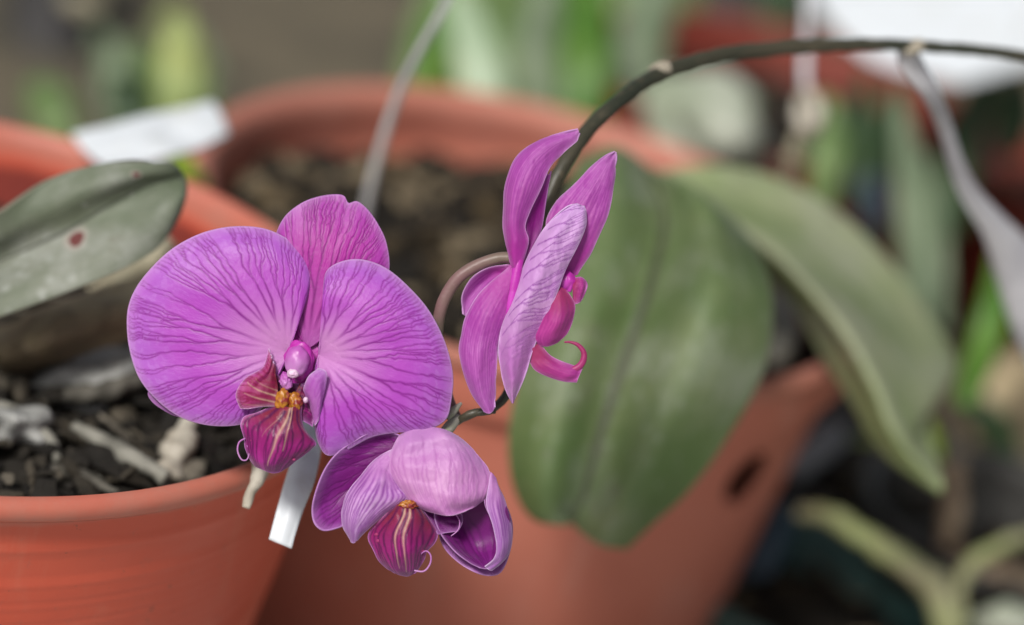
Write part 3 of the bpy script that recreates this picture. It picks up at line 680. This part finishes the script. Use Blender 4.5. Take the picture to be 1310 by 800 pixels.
net('dorsal_sepal', [[P(512, 556, -5), P(530, 549, 0), P(549, 547, 0), P(568, 550, 0), P(586, 558, -5)], [P(502, 572, 4), P(528, 566, 15), P(556, 564, 17), P(586, 570, 14), P(610, 580, -2)],
     [P(497, 593, 8), P(526, 590, 21), P(560, 590, 26), P(596, 594, 20), P(625, 602, 0)], [P(504, 615, 10), P(530, 616, 25), P(562, 620, 32), P(598, 618, 24), P(630, 617, 2)],
     [P(520, 638, 12), P(540, 641, 26), P(568, 644, 34), P(598, 642, 25), P(623, 635, 6)], [P(538, 651, 12), P(554, 656, 22), P(576, 660, 26), P(594, 655, 20), P(607, 648, 10)]], M['cap'], f3, nu=60, wob=4.0, seed=13, crink=0.9)
net('petal', [[P(575, 640, -5), P(595, 635, -10), P(615, 625, -10), P(630, 606, -2), P(620, 622, 4)], [P(556, 655, 0), P(590, 655, -25), P(630, 650, -20), P(643, 636, -2), P(620, 645, 10)],
     [P(562, 680, 2), P(600, 682, -30), P(642, 672, -22), P(652, 666, 0), P(631, 672, 12)], [P(580, 704, 2), P(610, 706, -25), P(642, 698, -18), P(652, 696, 0), P(635, 700, 12)],
     [P(600, 720, 2), P(620, 720, -12), P(636, 716, -8), P(642, 715, 2), P(632, 714, 8)], [P(614, 727, 0), P(622, 728, -3), P(627, 727, -2), P(629, 726, 0), P(622, 725, 3)]], M['cup'] if 'cup' in M else M['dark'], f3, nu=70, nv=70, wob=1.5, seed=14)
net('petal_outside', [[P(628, 604, 6), P(634, 612, 2), P(636, 622, -4)], [P(624, 626, 14), P(636, 628, 10), P(644, 636, -2)], [P(622, 645, 16), P(638, 650, 14), P(650, 656, -2)], [P(630, 672, 17), P(643, 674, 14), P(654, 676, -2)],
     [P(635, 698, 16), P(645, 698, 13), P(654, 697, -2)], [P(632, 714, 12), P(640, 716, 9), P(647, 714, -2)], [P(620, 725, 6), P(625, 729, 4), P(630, 730, 0)]], M['pale'], f3, nu=30, wob=1.5, seed=15)
fan('lateral_sepal', (590, 640, -32), [P(620, 630, -32), P(642, 640, -28), P(652, 656, -24), P(656, 680, -22), P(652, 708, -22), P(641, 732, -20), P(625, 737, -18), P(604, 731, -18), P(585, 719, -18), P(570, 704, -20), P(562, 685, -24), P(565, 660, -28)], M['dark'], f3, bulge=-6, seed=16)
net('petal_inside', [[P(538, 648, -6), P(560, 648, -10), P(590, 650, -8)], [P(548, 664, 0), P(568, 665, -6), P(592, 668, -2)], [P(560, 684, 4), P(572, 682, 2), P(586, 680, 2)]], M['dark'], f3, nu=26, nv=26, seed=17)
tube('tendril', [P(583, 658, 6), P(588, 667, 8), P(586, 678, 8), P(577, 686, 6)], [.7*U, .9*U, .7*U], M['pale'], f3, conv=pz, n=24, seg=8)
net('lip', [[P(506, 646, 12), P(516, 645, 18), P(526, 645, 20), P(538, 650, 10)], [P(492, 660, 8), P(512, 660, 26), P(530, 660, 28), P(552, 668, 6)], [P(472, 683, 2), P(500, 685, 28), P(524, 685, 32), P(559, 687, 2)],
     [P(479, 707, 2), P(502, 708, 26), P(524, 708, 30), P(546, 706, 6)], [P(491, 724, 2), P(507, 726, 16), P(524, 728, 18), P(540, 722, 6)], [P(507, 734, 2), P(514, 736, 4), P(522, 737, 4), P(532, 733, 2)]], M['lip'], f3, nu=60, nv=60, wob=2.0, seed=18, crink=1.5, stripes=[(.42, .05, .42, .8, 2.0), (.56, .05, .58, .85, 2.2), (.28, .1, .30, .8, 1.0), (.70, .1, .74, .7, 1.2), (.14, .3, .2, .8, .8)][:2])
blob('callus', (523, 646, 22), 11, 5.5, 6, M['callus'], f3, amp=.45, f=2.6, seed=8)
tube('tendril', [P(530, 730, 12), P(542, 731, 14), P(550, 722, 16), P(551, 711, 16), P(545, 705, 15), P(537, 711, 14), P(532, 724, 13)], [1.1*U, 1.2*U, .9*U, .6*U], M['pale'], f3, conv=pz, n=44, seg=8)
for q, (x, y) in enumerate(((482, 684), (484, 692), (535, 698), (543, 693), (540, 704), (531, 708))):
    blob('lip_wart', (x, y, 28-abs(x-514)*.55), 3.2, 2.4, 2.4, M['hotpink'], f3, amp=.4, seed=q, sub=2)
tube('pedicel', [P(565, 560, -20), P(574, 548, -34), P(586, 534, -50)], [8*U, 8*U, 6*U], M['pedicel_pale'], f3, conv=pz, n=24)
# leftover flower stalk and scale at the branching point
tube('node_sheath', [P(572, 536, -30), P(582, 524, -36), P(590, 516, -42)], [3*U, 5*U, 2*U], M['pedicel_pale'], spray, conv=pz, n=20)
tube('stem_tip', [P(585, 540, -52), P(602, 531, -42), P(618, 527, -36), P(634, 527, -32)], [4*U, 5*U, 4*U, 2.5*U], M['stem'], spray, conv=pz, n=24, bump=.3)

# ------------------------------------------------------------ plant in the middle pot
plM = empty('orchid_plant', cM+Vector((.03, -.01, -.03)), 'orchid with two broad dusty green leaves drooping over the rim of the middle pot', 'orchid plant')
def dleaf(name, rows, deps, mat, parent, **k):
    rr = [[(x, y, d) for (x, y), d in zip(r, ds)] for r, ds in zip(rows, deps)]
    return net(name, rr, mat, parent, conv=pd, nu=60, nv=90, thick=.0016, **k)
dleaf('leaf', [[(842, 262), (850, 258), (858, 262), (866, 260), (872, 268)],
    [(752, 203), (788, 190), (826, 214), (842, 222), (868, 234)], [(722, 270), (785, 250), (850, 280), (900, 262), (945, 292)], [(690, 370), (765, 362), (832, 370), (908, 360), (984, 368)],
    [(666, 470), (732, 462), (797, 470), (885, 460), (977, 468)], [(652, 560), (706, 560), (767, 560), (840, 560), (925, 565)], [(660, 625), (700, 628), (748, 630), (808, 638), (878, 628)],
    [(684, 662), (708, 664), (735, 657), (780, 680), (834, 668)], [(722, 669), (728, 668), (735, 672), (765, 694), (800, 700)]],
    [[.705]*5, [.672, .66, .672, .664, .675], [.642, .634, .642, .630, .645], [.622, .614, .621, .608, .626], [.614, .606, .613, .600, .618], [.610, .602, .609, .598, .614], [.608, .601, .607, .598, .611], [.608, .602, .607, .600, .610], [.609, .604, .610, .604, .611]],
    M['leaf'], plM, seed=1)
dleaf('leaf', [[(832, 250), (838, 254), (843, 258), (848, 260), (852, 264)], [(838, 226), (842, 240), (846, 254), (850, 262), (854, 268)], [(905, 214), (905, 240), (912, 272), (932, 290), (950, 300)],
    [(982, 226), (976, 270), (985, 318), (986, 338), (988, 352)], [(1062, 266), (1046, 320), (1042, 372), (1032, 386), (1022, 396)], [(1132, 332), (1110, 385), (1090, 430), (1074, 444), (1058, 460)],
    [(1188, 408), (1160, 445), (1126, 495), (1110, 504), (1094, 518)], [(1220, 468), (1190, 510), (1146, 545), (1132, 552), (1118, 562)], [(1186, 536), (1172, 560), (1170, 584), (1162, 590), (1152, 596)], [(1206, 622), (1206, 624), (1206, 626), (1205, 628), (1204, 630)]],
    [[.715]*5, [.71, .705, .70, .70, .70], [.70, .69, .675, .685, .69], [.70, .688, .665, .675, .685], [.705, .69, .66, .67, .682], [.71, .69, .655, .665, .678], [.71, .69, .652, .66, .672], [.705, .68, .65, .656, .665], [.68, .665, .65, .652, .655], [.65]*5],
    M['leaf2'], plM, seed=2)
tube('stub', [(856, 330, .76), (858, 290, .735), (858, 262, .715)], [.011, .009, .006], M['tan'], plM, n=24, bump=.2)
tube('root', [(985, 465, .70), (1000, 440, .715), (1004, 410, .73), (995, 385, .75)], [.004, .0045, .004], M['root'], plM, n=30, bump=.3)

# ------------------------------------------------------------ plant in the left pot
plL = empty('orchid_plant', cL+Vector((-.04, 0, -.02)), 'orchid at left edge with one dark dull green leaf and old grey roots', 'orchid plant')
dleaf('leaf', [[(-90, 330), (-88, 345), (-86, 362), (-84, 380), (-82, 395)], [(-40, 292), (-38, 318), (-36, 350), (-34, 388), (-32, 420)], [(0, 270), (5, 296), (12, 330), (8, 372), (2, 405)], [(55, 233), (66, 262), (82, 298), (88, 340), (82, 376)], [(110, 214), (122, 236), (140, 262), (152, 306), (150, 348)],
    [(165, 206), (176, 220), (188, 236), (203, 280), (198, 320)], [(214, 210), (221, 219), (228, 230), (232, 252), (225, 279)], [(230, 222), (232, 226), (234, 231), (235, 240), (233, 250)]],
    [[.56]*5, [.55, .552, .56, .55, .548], [.545, .548, .556, .546, .542], [.546, .545, .550, .545, .542], [.547, .545, .549, .545, .543], [.548, .547, .549, .547, .546], [.552, .551, .553, .551, .55], [.556]*5], M['leaf3'], plL, seed=5)
net('old_leaf_base', [[(-40, 455, .585), (-40, 430, .575), (-40, 410, .58)], [(10, 478, .585), (10, 450, .568), (0, 420, .575)], [(60, 462, .58), (55, 435, .562), (50, 405, .57)], [(120, 438, .578), (115, 415, .562), (110, 385, .572)], [(170, 420, .58), (165, 395, .572), (158, 368, .578)], [(200, 372, .585), (198, 368, .583), (195, 362, .585)]], M['tan'], plL, conv=pd, thick=.004, nu=24, nv=40)
net('old_leaf_base', [[(120, 395, .60), (118, 382, .595), (116, 372, .60)], [(160, 380, .598), (155, 362, .590), (150, 345, .598)], [(205, 350, .60), (198, 332, .594), (190, 315, .60)], [(222, 318, .605), (216, 312, .603), (210, 306, .605)]], M['tan_pale'], plL, conv=pd, thick=.003, nu=20, nv=30)
for pts, r, m in (([(95, 545, .56), (140, 570, .555), (180, 590, .548), (212, 615, .545)], [.0012, .0020, .0022, .0018], 'root'), ([(-10, 520, .56), (30, 535, .555), (60, 560, .552), (75, 590, .55)], [.0016, .002, .0018, .001], 'root'),
                  ([(215, 615, .552), (222, 590, .556), (232, 565, .56), (240, 540, .565)], [.0032, .0038, .0032, .002], 'root_white'), ([(330, 552, .528), (336, 580, .522), (330, 612, .516), (322, 628, .514), (315, 650, .513)], [.0024, .0022, .0017, .0012, .0009], 'root_white'),
                  ([(0, 470, .575), (20, 440, .57), (15, 420, .575)], [.001, .0014, .001], 'root'), ([(120, 620, .55), (135, 590, .553), (138, 560, .56)], [.0008, .001, .0008], 'root'), ([(60, 505, .575), (130, 500, .572), (200, 470, .58), (240, 440, .59)], [.002, .0026, .0024, .0015], 'root_dark'),
                  ([(20, 620, .545), (60, 600, .548), (110, 610, .546), (150, 632, .541)], [.0008, .0012, .0012, .0008], 'root_dark')):
    tube('root', pts, r, M[m], plL, n=40, bump=.5)
for i, (x, y, d, rx, ry, t, lab) in enumerate(((120, 490, 0, 95, 40, -.25, 'broad pale grey stone in the left pot, under the tan leaf base'), (235, 500, 0, 50, 30, -.6, 'smaller grey stone beside the left petal, behind the broad stone'), (25, 545, 0, 48, 30, .3, 'dull grey stone at the left frame edge of the pot'))):
    d = gdepth(x, y, hL-.019)
    o = blob('stone', (x, y, d), rx, ry, .010, M['stone'], None, conv=pd, rot=t, amp=.55, f=1.6, seed=i+20)
    tag(o, lab, 'stone', 'grey stones on the mix of the left pot')

# ------------------------------------------------------------ labels, rod, ties
def slab(name, pts, mat, thick, label, cat, n=2):
    V = [pd(p) for p in pts]
    o = mesh(name, V, [tuple(range(len(V)))], mat, None, smooth=False); solid(o, thick)
    b = o.modifiers.new('bevel', 'BEVEL'); b.width = min(.0006, thick*.4); b.segments = 2
    return tag(o, label, cat)
o = net('plant_label', [[(344, 690, .513), (358, 696, .5125), (373, 702, .513)], [(356, 645, .515), (372, 651, .514), (386, 656, .515)], [(370, 600, .520), (386, 606, .519), (403, 612, .52)], [(386, 548, .530), (398, 552, .529), (411, 560, .53)], [(384, 530, .54), (392, 534, .54), (402, 540, .54)]], M['white'], None, conv=pd, thick=.0007, nu=8, nv=30, wob=.15)
tag(o, 'narrow white plant label hanging over the rim of the left pot, under the largest bloom', 'plant label')
o = net('plant_label', [[(92, 172, .66), (110, 196, .655), (150, 222, .645)], [(150, 158, .665), (170, 178, .66), (200, 205, .655)], [(215, 143, .672), (232, 165, .668), (250, 192, .662)], [(272, 131, .68), (284, 150, .676), (292, 172, .672)]], M['white'], None, conv=pd, thick=.001, nu=14, nv=24, wob=.8)
tag(o, 'wide white plant label lying between the two pot rims at upper left', 'plant label')
o = tube('support_rod', [(592, -60, .60), (572, 0, .61), (540, 60, .625), (510, 120, .64), (487, 190, .655), (470, 260, .67), (462, 320, .685), (458, 360, .70)], [.0010, .0011, .0012, .0012, .0013, .0013], M['wire'], None, n=60)
tag(o, 'grey bowed plastic rod standing in the middle pot behind the blooms', 'plant support')
o = strap('plastic_tie', [(1160, 62, .575, 20), (1166, 84, .577, 28), (1190, 118, .585, 22), (1208, 160, .60, 18), (1222, 205, .61, 20), (1242, 250, .62, 26), (1272, 290, .63, 36), (1300, 335, .64, 62), (1330, 400, .65, 80), (1350, 470, .66, 60)], M['tie'], None, fold=.6, seed=3)
tag(o, 'long milky plastic strip tied to the arching stem at right', 'plant tie')
tie = empty('twine', pd((1030, 60, .72)), 'thin pale hanging twine with a loose knot behind the arching stem', 'twine')
tube('cord', [(1034, -20, .74), (1032, 40, .735), (1030, 100, .73), (1034, 140, .73)], [.0014, .0015, .0015], M['tie'], tie, n=30, bump=.3)
tube('knot', [(1028, 118, .728), (1042, 130, .724), (1046, 152, .724), (1036, 168, .728), (1024, 150, .73), (1026, 126, .73)], [.0022, .0026, .0022], M['root_white'], tie, n=30)
tube('cord', [(1030, 160, .732), (1018, 185, .735), (1010, 215, .74), (1006, 240, .745)], [.0018, .0022, .0018], M['tan_pale'], tie, n=24, bump=.4)

# ------------------------------------------------------------ setting and what stands behind
gv = []; gf = []; n = 60
for i in range(n+1):
    for j in range(n+1):
        x = -6+12*i/n; y = -4+12*j/n
        gv.append((x, y, .0*noise.noise(Vector((x*3, y*3, 0)))))
for i in range(n):
    for j in range(n): gf.append((i*(n+1)+j, (i+1)*(n+1)+j, (i+1)*(n+1)+j+1, i*(n+1)+j+1))
tag(mesh('ground', gv, gf, M['ground']), None, None, None, 'structure')

pv = []
for x, y in ((-2.5, -2.5), (2.5, -2.5), (2.5, .52), (-2.5, .60)): pv += [Vector((x, y, -.002)), Vector((x, y, .012))]
o = mesh('bounce_slab', pv, [(1, 3, 5, 7), (0, 1, 7, 6), (2, 3, 1, 0), (4, 5, 3, 2), (6, 7, 5, 4)], simple('bounce_slab_pale', (.42, .41, .38), (.55, .54, .50), 14, .85, .4, dist=.002), None, smooth=False)  # unseen pale slab, added to bounce light up onto the pot walls
tag(o, None, None, None, 'structure')
def farpot(c, r, h, mat, label, mixlabel, seed, **k):
    e = empty('flower_pot', (c.x, c.y, 0), label, 'flower pot')
    V, F = lathe(pot_body(r, h, **k), 64); mesh('pot_body', [v+c for v in V], F, mat, e)
    if mixlabel: chips('potting_mix', c+Vector((0, 0, -.02)), r-.009, 80, M['mix'], mixlabel, seed, depth=.02)
    return e
def on(x, y, d): return pd((x, y, d))
c = on(1005, 120, 1.06); farpot(c, .095, c.z-.001, M['pot_far'], 'blurred red brown pot behind the arching stem at upper right', 'dark mix in the red brown pot behind the arching stem', 11)
c = gpt(1275, 400); c.z = .075; farpot(c, .05, .0745, M['pot_far'], 'small red brown pot at the right frame edge behind the milky strip', 'dark mix in the small red brown pot at the right frame edge', 12)
c = on(1045, 745, .78); 
farpot(c, .047, c.z-.001, M['pot_teal'], 'dark teal pot at the bottom right, below the drooping leaf', 'dark mix in the teal pot', 13)
c = on(905, -20, 1.25); farpot(c, .06, c.z-.001, M['pot_black'], 'charcoal pot at the top edge behind the stem', None, 14)

def plant(label, loc, leaves, mat_names, cat='plant', fold=.3, group=None, name='leafy_plant'):
    e = empty(name, loc, label, cat, group)
    for i, (pts, mn) in enumerate(zip(leaves, mat_names)):
        strap('leaf', pts, M[mn], e, fold=fold, seed=i*1.3)
    return e
plant('strappy green plant behind the middle pot, one leaf almost white', on(650, 150, 1.0), [
    [(628, 190, .95, 50), (620, 120, .96, 62), (606, 60, .97, 56), (590, 10, .98, 36), (575, -30, .99, 8)],
    [(560, 190, 1.0, 30), (552, 130, 1.0, 44), (556, 60, 1.0, 40), (575, 0, 1.0, 30), (590, -40, 1.0, 10)],
    [(700, 190, 1.02, 40), (690, 130, 1.02, 60), (688, 60, 1.02, 56), (700, 0, 1.02, 40), (706, -40, 1.02, 12)],
    [(752, 190, 1.0, 40), (750, 120, 1.0, 62), (752, 50, 1.0, 62), (748, -20, 1.0, 50), (745, -80, 1.0, 12)],
    [(812, 190, 1.05, 40), (808, 120, 1.05, 60), (822, 50, 1.05, 70), (845, -20, 1.05, 56), (860, -70, 1.05, 12)],
    [(650, 180, 1.1, 40), (640, 100, 1.1, 60), (632, 20, 1.1, 70), (640, -60, 1.1, 40)],
    [(540, 180, 1.1, 20), (528, 120, 1.1, 34), (545, 40, 1.1, 44), (575, -30, 1.1, 30)],
    [(780, 190, 1.12, 50), (782, 100, 1.12, 70), (790, 20, 1.12, 70), (800, -60, 1.12, 30)]],
    ['g_pale', 'g_bright', 'g_grey', 'g_bright', 'g_grey', 'g_mid', 'g_mid', 'g_mid'])
plant('low pale green plant at upper left behind the white label', on(190, 200, 1.0), [
    [(215, 190, .95, 20), (225, 130, .95, 50), (232, 70, .95, 56), (230, 20, .95, 20)], [(150, 190, .98, 20), (152, 140, .98, 44), (148, 90, .98, 50), (156, 50, .98, 16)],
    [(165, 200, .93, 30), (168, 160, .93, 50), (160, 120, .93, 44), (150, 95, .93, 10)], [(190, 200, 1.0, 30), (195, 140, 1.0, 50), (190, 90, 1.0, 40), (180, 50, 1.0, 10)], [(80, 200, 1.0, 20), (76, 165, 1.0, 50), (60, 130, 1.0, 60), (40, 105, 1.0, 20)],
    [(250, 200, 1.0, 10), (262, 150, 1.0, 24), (258, 100, 1.0, 20), (250, 60, 1.0, 6)]],
    ['g_yellow', 'g_grey', 'g_dark', 'g_mid', 'g_mid', 'g_mid'])
plant('tuft of long thin leaves between stem and drooping leaf at right', on(1090, 260, .92), [
    [(1050, 270, .86, 24), (1056, 220, .86, 42), (1062, 170, .86, 44), (1052, 120, .86, 20)], [(1085, 270, .90, 24), (1092, 200, .90, 34), (1100, 140, .90, 26), (1110, 90, .90, 8)],
    [(1175, 400, .88, 24), (1172, 320, .88, 42), (1166, 240, .88, 40), (1155, 160, .88, 22), (1150, 110, .88, 6)], [(1205, 420, .9, 20), (1200, 340, .9, 30), (1192, 260, .9, 30), (1180, 200, .9, 10)],
    [(1120, 320, .95, 20), (1118, 240, .95, 34), (1130, 160, .95, 30), (1150, 100, .95, 10)], [(1220, 300, .98, 24), (1228, 200, .98, 50), (1250, 130, .98, 40), (1280, 80, .98, 10)],
    [(1290, 200, 1.0, 30), (1296, 150, 1.0, 60), (1300, 110, 1.0, 40), (1304, 80, 1.0, 10)]],
    ['g_mid', 'g_dark', 'g_grey', 'g_grey', 'g_dark', 'g_dark', 'g_dark'])
plant('bright green upright leaf at the right, beside the milky strip', on(1240, 520, .82), [
    [(1232, 520, .80, 20), (1250, 470, .80, 36), (1268, 410, .80, 40), (1278, 350, .80, 26), (1280, 300, .80, 6)], [(1130, 560, .80, 20), (1160, 545, .80, 40), (1185, 560, .80, 30), (1200, 590, .80, 8)]], ['g_bright', 'g_lime'])
plant('lime green shoot tucked beside the middle pot rim at left', on(236, 232, .70), [[(262, 240, .70, 14), (246, 226, .70, 26), (232, 212, .70, 26), (214, 204, .70, 8)]], ['g_lime'])
plant('small yellowed leaf lying in shade below the drooping leaf tip', on(1110, 560, .82), [[(1060, 560, .82, 10), (1090, 552, .82, 26), (1125, 556, .82, 26), (1150, 570, .82, 8)]], ['g_yellow'])


plant('tangled dim leaves at the right frame edge above the lower right twig', on(1280, 560, .92), [
    [(1240, 600, .92, 20), (1262, 540, .92, 40), (1290, 490, .92, 50), (1330, 450, .92, 20)], [(1300, 620, .9, 20), (1286, 570, .9, 36), (1262, 530, .9, 34), (1236, 505, .9, 10)],
    [(1320, 560, .95, 30), (1290, 520, .95, 44), (1268, 470, .95, 40), (1262, 420, .95, 10)]], ['tan', 'g_dark', 'tan'])
plant('broad pale leaves at the top centre behind the strappy plant', on(700, 90, 1.25), [
    [(560, 120, 1.25, 40), (566, 60, 1.25, 60), (580, 0, 1.25, 60), (590, -60, 1.25, 30)], [(650, 130, 1.25, 50), (668, 60, 1.25, 70), (660, 0, 1.25, 66), (640, -60, 1.25, 30)],
    [(720, 130, 1.2, 50), (728, 70, 1.2, 60), (722, 10, 1.2, 60), (712, -50, 1.2, 30)], [(860, 130, 1.2, 40), (850, 80, 1.2, 60), (866, 20, 1.2, 60), (880, -40, 1.2, 30)], [(990, 60, 1.25, 30), (996, 30, 1.25, 50), (1000, -20, 1.25, 50), (1004, -60, 1.25, 20)]],
    ['g_yellow', 'g_mid', 'g_bright', 'g_mid', 'g_dark'])
c = gpt(1285, 665, .06); farpot(c, .05, .0595, M['pot_black'], 'charcoal pot at the lower right frame edge above the thick brown twig', 'dark mix in the charcoal pot at the lower right', 15)
c = gpt(1115, 600, .05); farpot(c, .042, .0495, M['pot_black'], 'low charcoal pot behind the yellow green root', 'dark mix in the low charcoal pot', 16)

plant('loose pale leaves at the top left, left of the bowed rod', on(330, 90, 1.3), [
    [(120, 160, 1.2, 30), (130, 110, 1.2, 50), (120, 60, 1.2, 50), (100, 20, 1.2, 14)], [(205, 150, 1.25, 30), (200, 100, 1.25, 56), (212, 50, 1.25, 50), (230, 10, 1.25, 14)], [(250, 170, 1.2, 20), (262, 120, 1.2, 44), (250, 70, 1.2, 40), (236, 30, 1.2, 12)],
    [(30, 190, 1.2, 30), (26, 150, 1.2, 50), (14, 110, 1.2, 50), (0, 80, 1.2, 14)]], ['g_grey', 'g_yellow', 'g_grey', 'g_mid'])
o = blob('pale_stone', (897, 168, .93), 66, 60, .022, M['chalk'], None, conv=pd, rot=.9, amp=1.0, f=1.2, seed=31)
tag(o, 'pale greenish white stone behind the middle pot at the foot of the stem arch', 'stone')
o = slab('white_sheet', [(1036, -40, .97), (1046, 10, .96), (1078, 48, .95), (1112, 76, .94), (1150, 90, .935), (1230, 108, .93), (1275, 96, .93), (1330, 80, .93), (1400, 60, .94), (1400, -80, 1.0), (1036, -80, 1.0)], M['white'], .002, 'white plastic sheet at the top right corner behind the stem', 'plastic sheet')
o = tube('post', [(62, 240, 1.20), (64, 100, 1.20), (66, -40, 1.20), (66, -160, 1.2)], [.021], M['wood'], None, n=20, seg=20, bump=.05)
tag(o, 'dark upright post at the upper left', 'post')
o = blob('fallen_leaf', (108, 4, 1.12), 26, 14, .006, M['tan_pale'], None, conv=pd, amp=.4, seed=40, rot=.2)
tag(o, 'small cream fallen leaf at the upper left beside the dark post', 'fallen leaf')
o = tube('thick_root', [(1020, 655, .745), (1060, 660, .74), (1100, 684, .735), (1150, 716, .73), (1195, 750, .73), (1212, 800, .73), (1215, 850, .74)], [.0022, .0030, .0034, .0038, .0044, .0046, .004], M['stalk'], None, n=60, bump=.4)
tag(o, 'thick yellow green root crossing above the teal pot', 'root')
o = tube('thin_root', [(1235, 800, .74), (1225, 760, .74), (1245, 720, .75), (1300, 690, .76), (1350, 680, .77)], [.0018, .0024, .0022, .0015], M['stalk'], None, n=40, bump=.4)
tag(o, 'thin yellowish root curling at the lower right beside the thick one', 'root')
o = tube('twig', [(1218, 590, .78), (1220, 640, .78), (1212, 700, .78)], [.0035, .0042, .003], M['twig'], None, n=20, bump=.3); tag(o, 'short brown twig below the drooping leaf tip', 'twig')
o = tube('twig', [(1225, 715, .79), (1270, 740, .79), (1330, 745, .79)], [.004, .006, .005], M['twig'], None, n=20, bump=.4); tag(o, 'thick brown twig at the lower right frame edge', 'twig')
o = blob('grey_pebble', (1285, 796, .76), 44, 22, .01, M['chalk'], None, conv=pd, amp=.3, seed=50); tag(o, 'whitish stone in the bottom right corner', 'stone')
o = tube('pipe', [(1005, 598, .80), (1030, 580, .80), (1056, 560, .80), (1075, 545, .80)], [.006, .0065, .006], M['slate'], None, n=20); tag(o, 'short slate grey pipe beside the right side of the middle pot', 'pipe')
o = tube('pipe', [(1075, 560, .82), (1068, 510, .82), (1075, 460, .82)], [.011], M['slate'] if False else M['pot_black'], None, n=20); tag(o, 'dark upright pipe end by the right rim of the middle pot', 'pipe')
o = net('plastic_scrap', [[(935, 745, .80), (960, 740, .80), (985, 735, .80)], [(960, 700, .81), (985, 695, .80), (1005, 690, .81)], [(985, 650, .82), (1005, 648, .81), (1022, 642, .82)]], M['blue'], None, conv=pd, thick=.002, nu=8, nv=10); tag(o, 'blue grey plastic scrap between the middle pot and the teal pot', 'plastic scrap')
o = net('plastic_scrap', [[(1100, 290, .95), (1115, 292, .95), (1135, 290, .95)], [(1098, 260, .95), (1115, 260, .945), (1132, 258, .95)], [(1100, 225, .95), (1112, 225, .95), (1128, 225, .95)]], M['blue'], None, conv=pd, thick=.002, nu=8, nv=10); tag(o, 'blue plastic scrap among the thin leaves at right', 'plastic scrap')

# ------------------------------------------------------------ light
w = bpy.data.worlds.new('World'); sc.world = w; w.use_nodes = True
nt = w.node_tree; bg = nt.nodes['Background']
sky = nt.nodes.new('ShaderNodeTexSky'); sky.sky_type = 'NISHITA'; sky.sun_disc = False
EL, AZ = R(47), R(-152)          # azimuth measured from +Y towards +X
sky.sun_elevation = EL; sky.sun_rotation = AZ; sky.dust_density = 3
hs = nt.nodes.new('ShaderNodeHueSaturation'); hs.inputs['Saturation'].default_value = .35      # thin overcast
nt.links.new(sky.outputs[0], hs.inputs['Color']); nt.links.new(hs.outputs[0], bg.inputs[0]); bg.inputs[1].default_value = .075
sd = bpy.data.lights.new('sun', 'SUN'); sun = bpy.data.objects.new('sun', sd); col.objects.link(sun)
sd.energy = 2.9; sd.angle = R(12); sd.color = (1, .97, .92)
dirv = Vector((math.sin(AZ)*math.cos(EL), math.cos(AZ)*math.cos(EL), math.sin(EL)))
sun.rotation_euler = dirv.to_track_quat('Z', 'Y').to_euler()
sc.view_settings.view_transform = 'Standard'; sc.view_settings.look = 'None'
sc.view_settings.exposure = 0.08; sc.view_settings.gamma = 1
sc.cycles.use_denoising = True; sc.cycles.max_bounces = 8
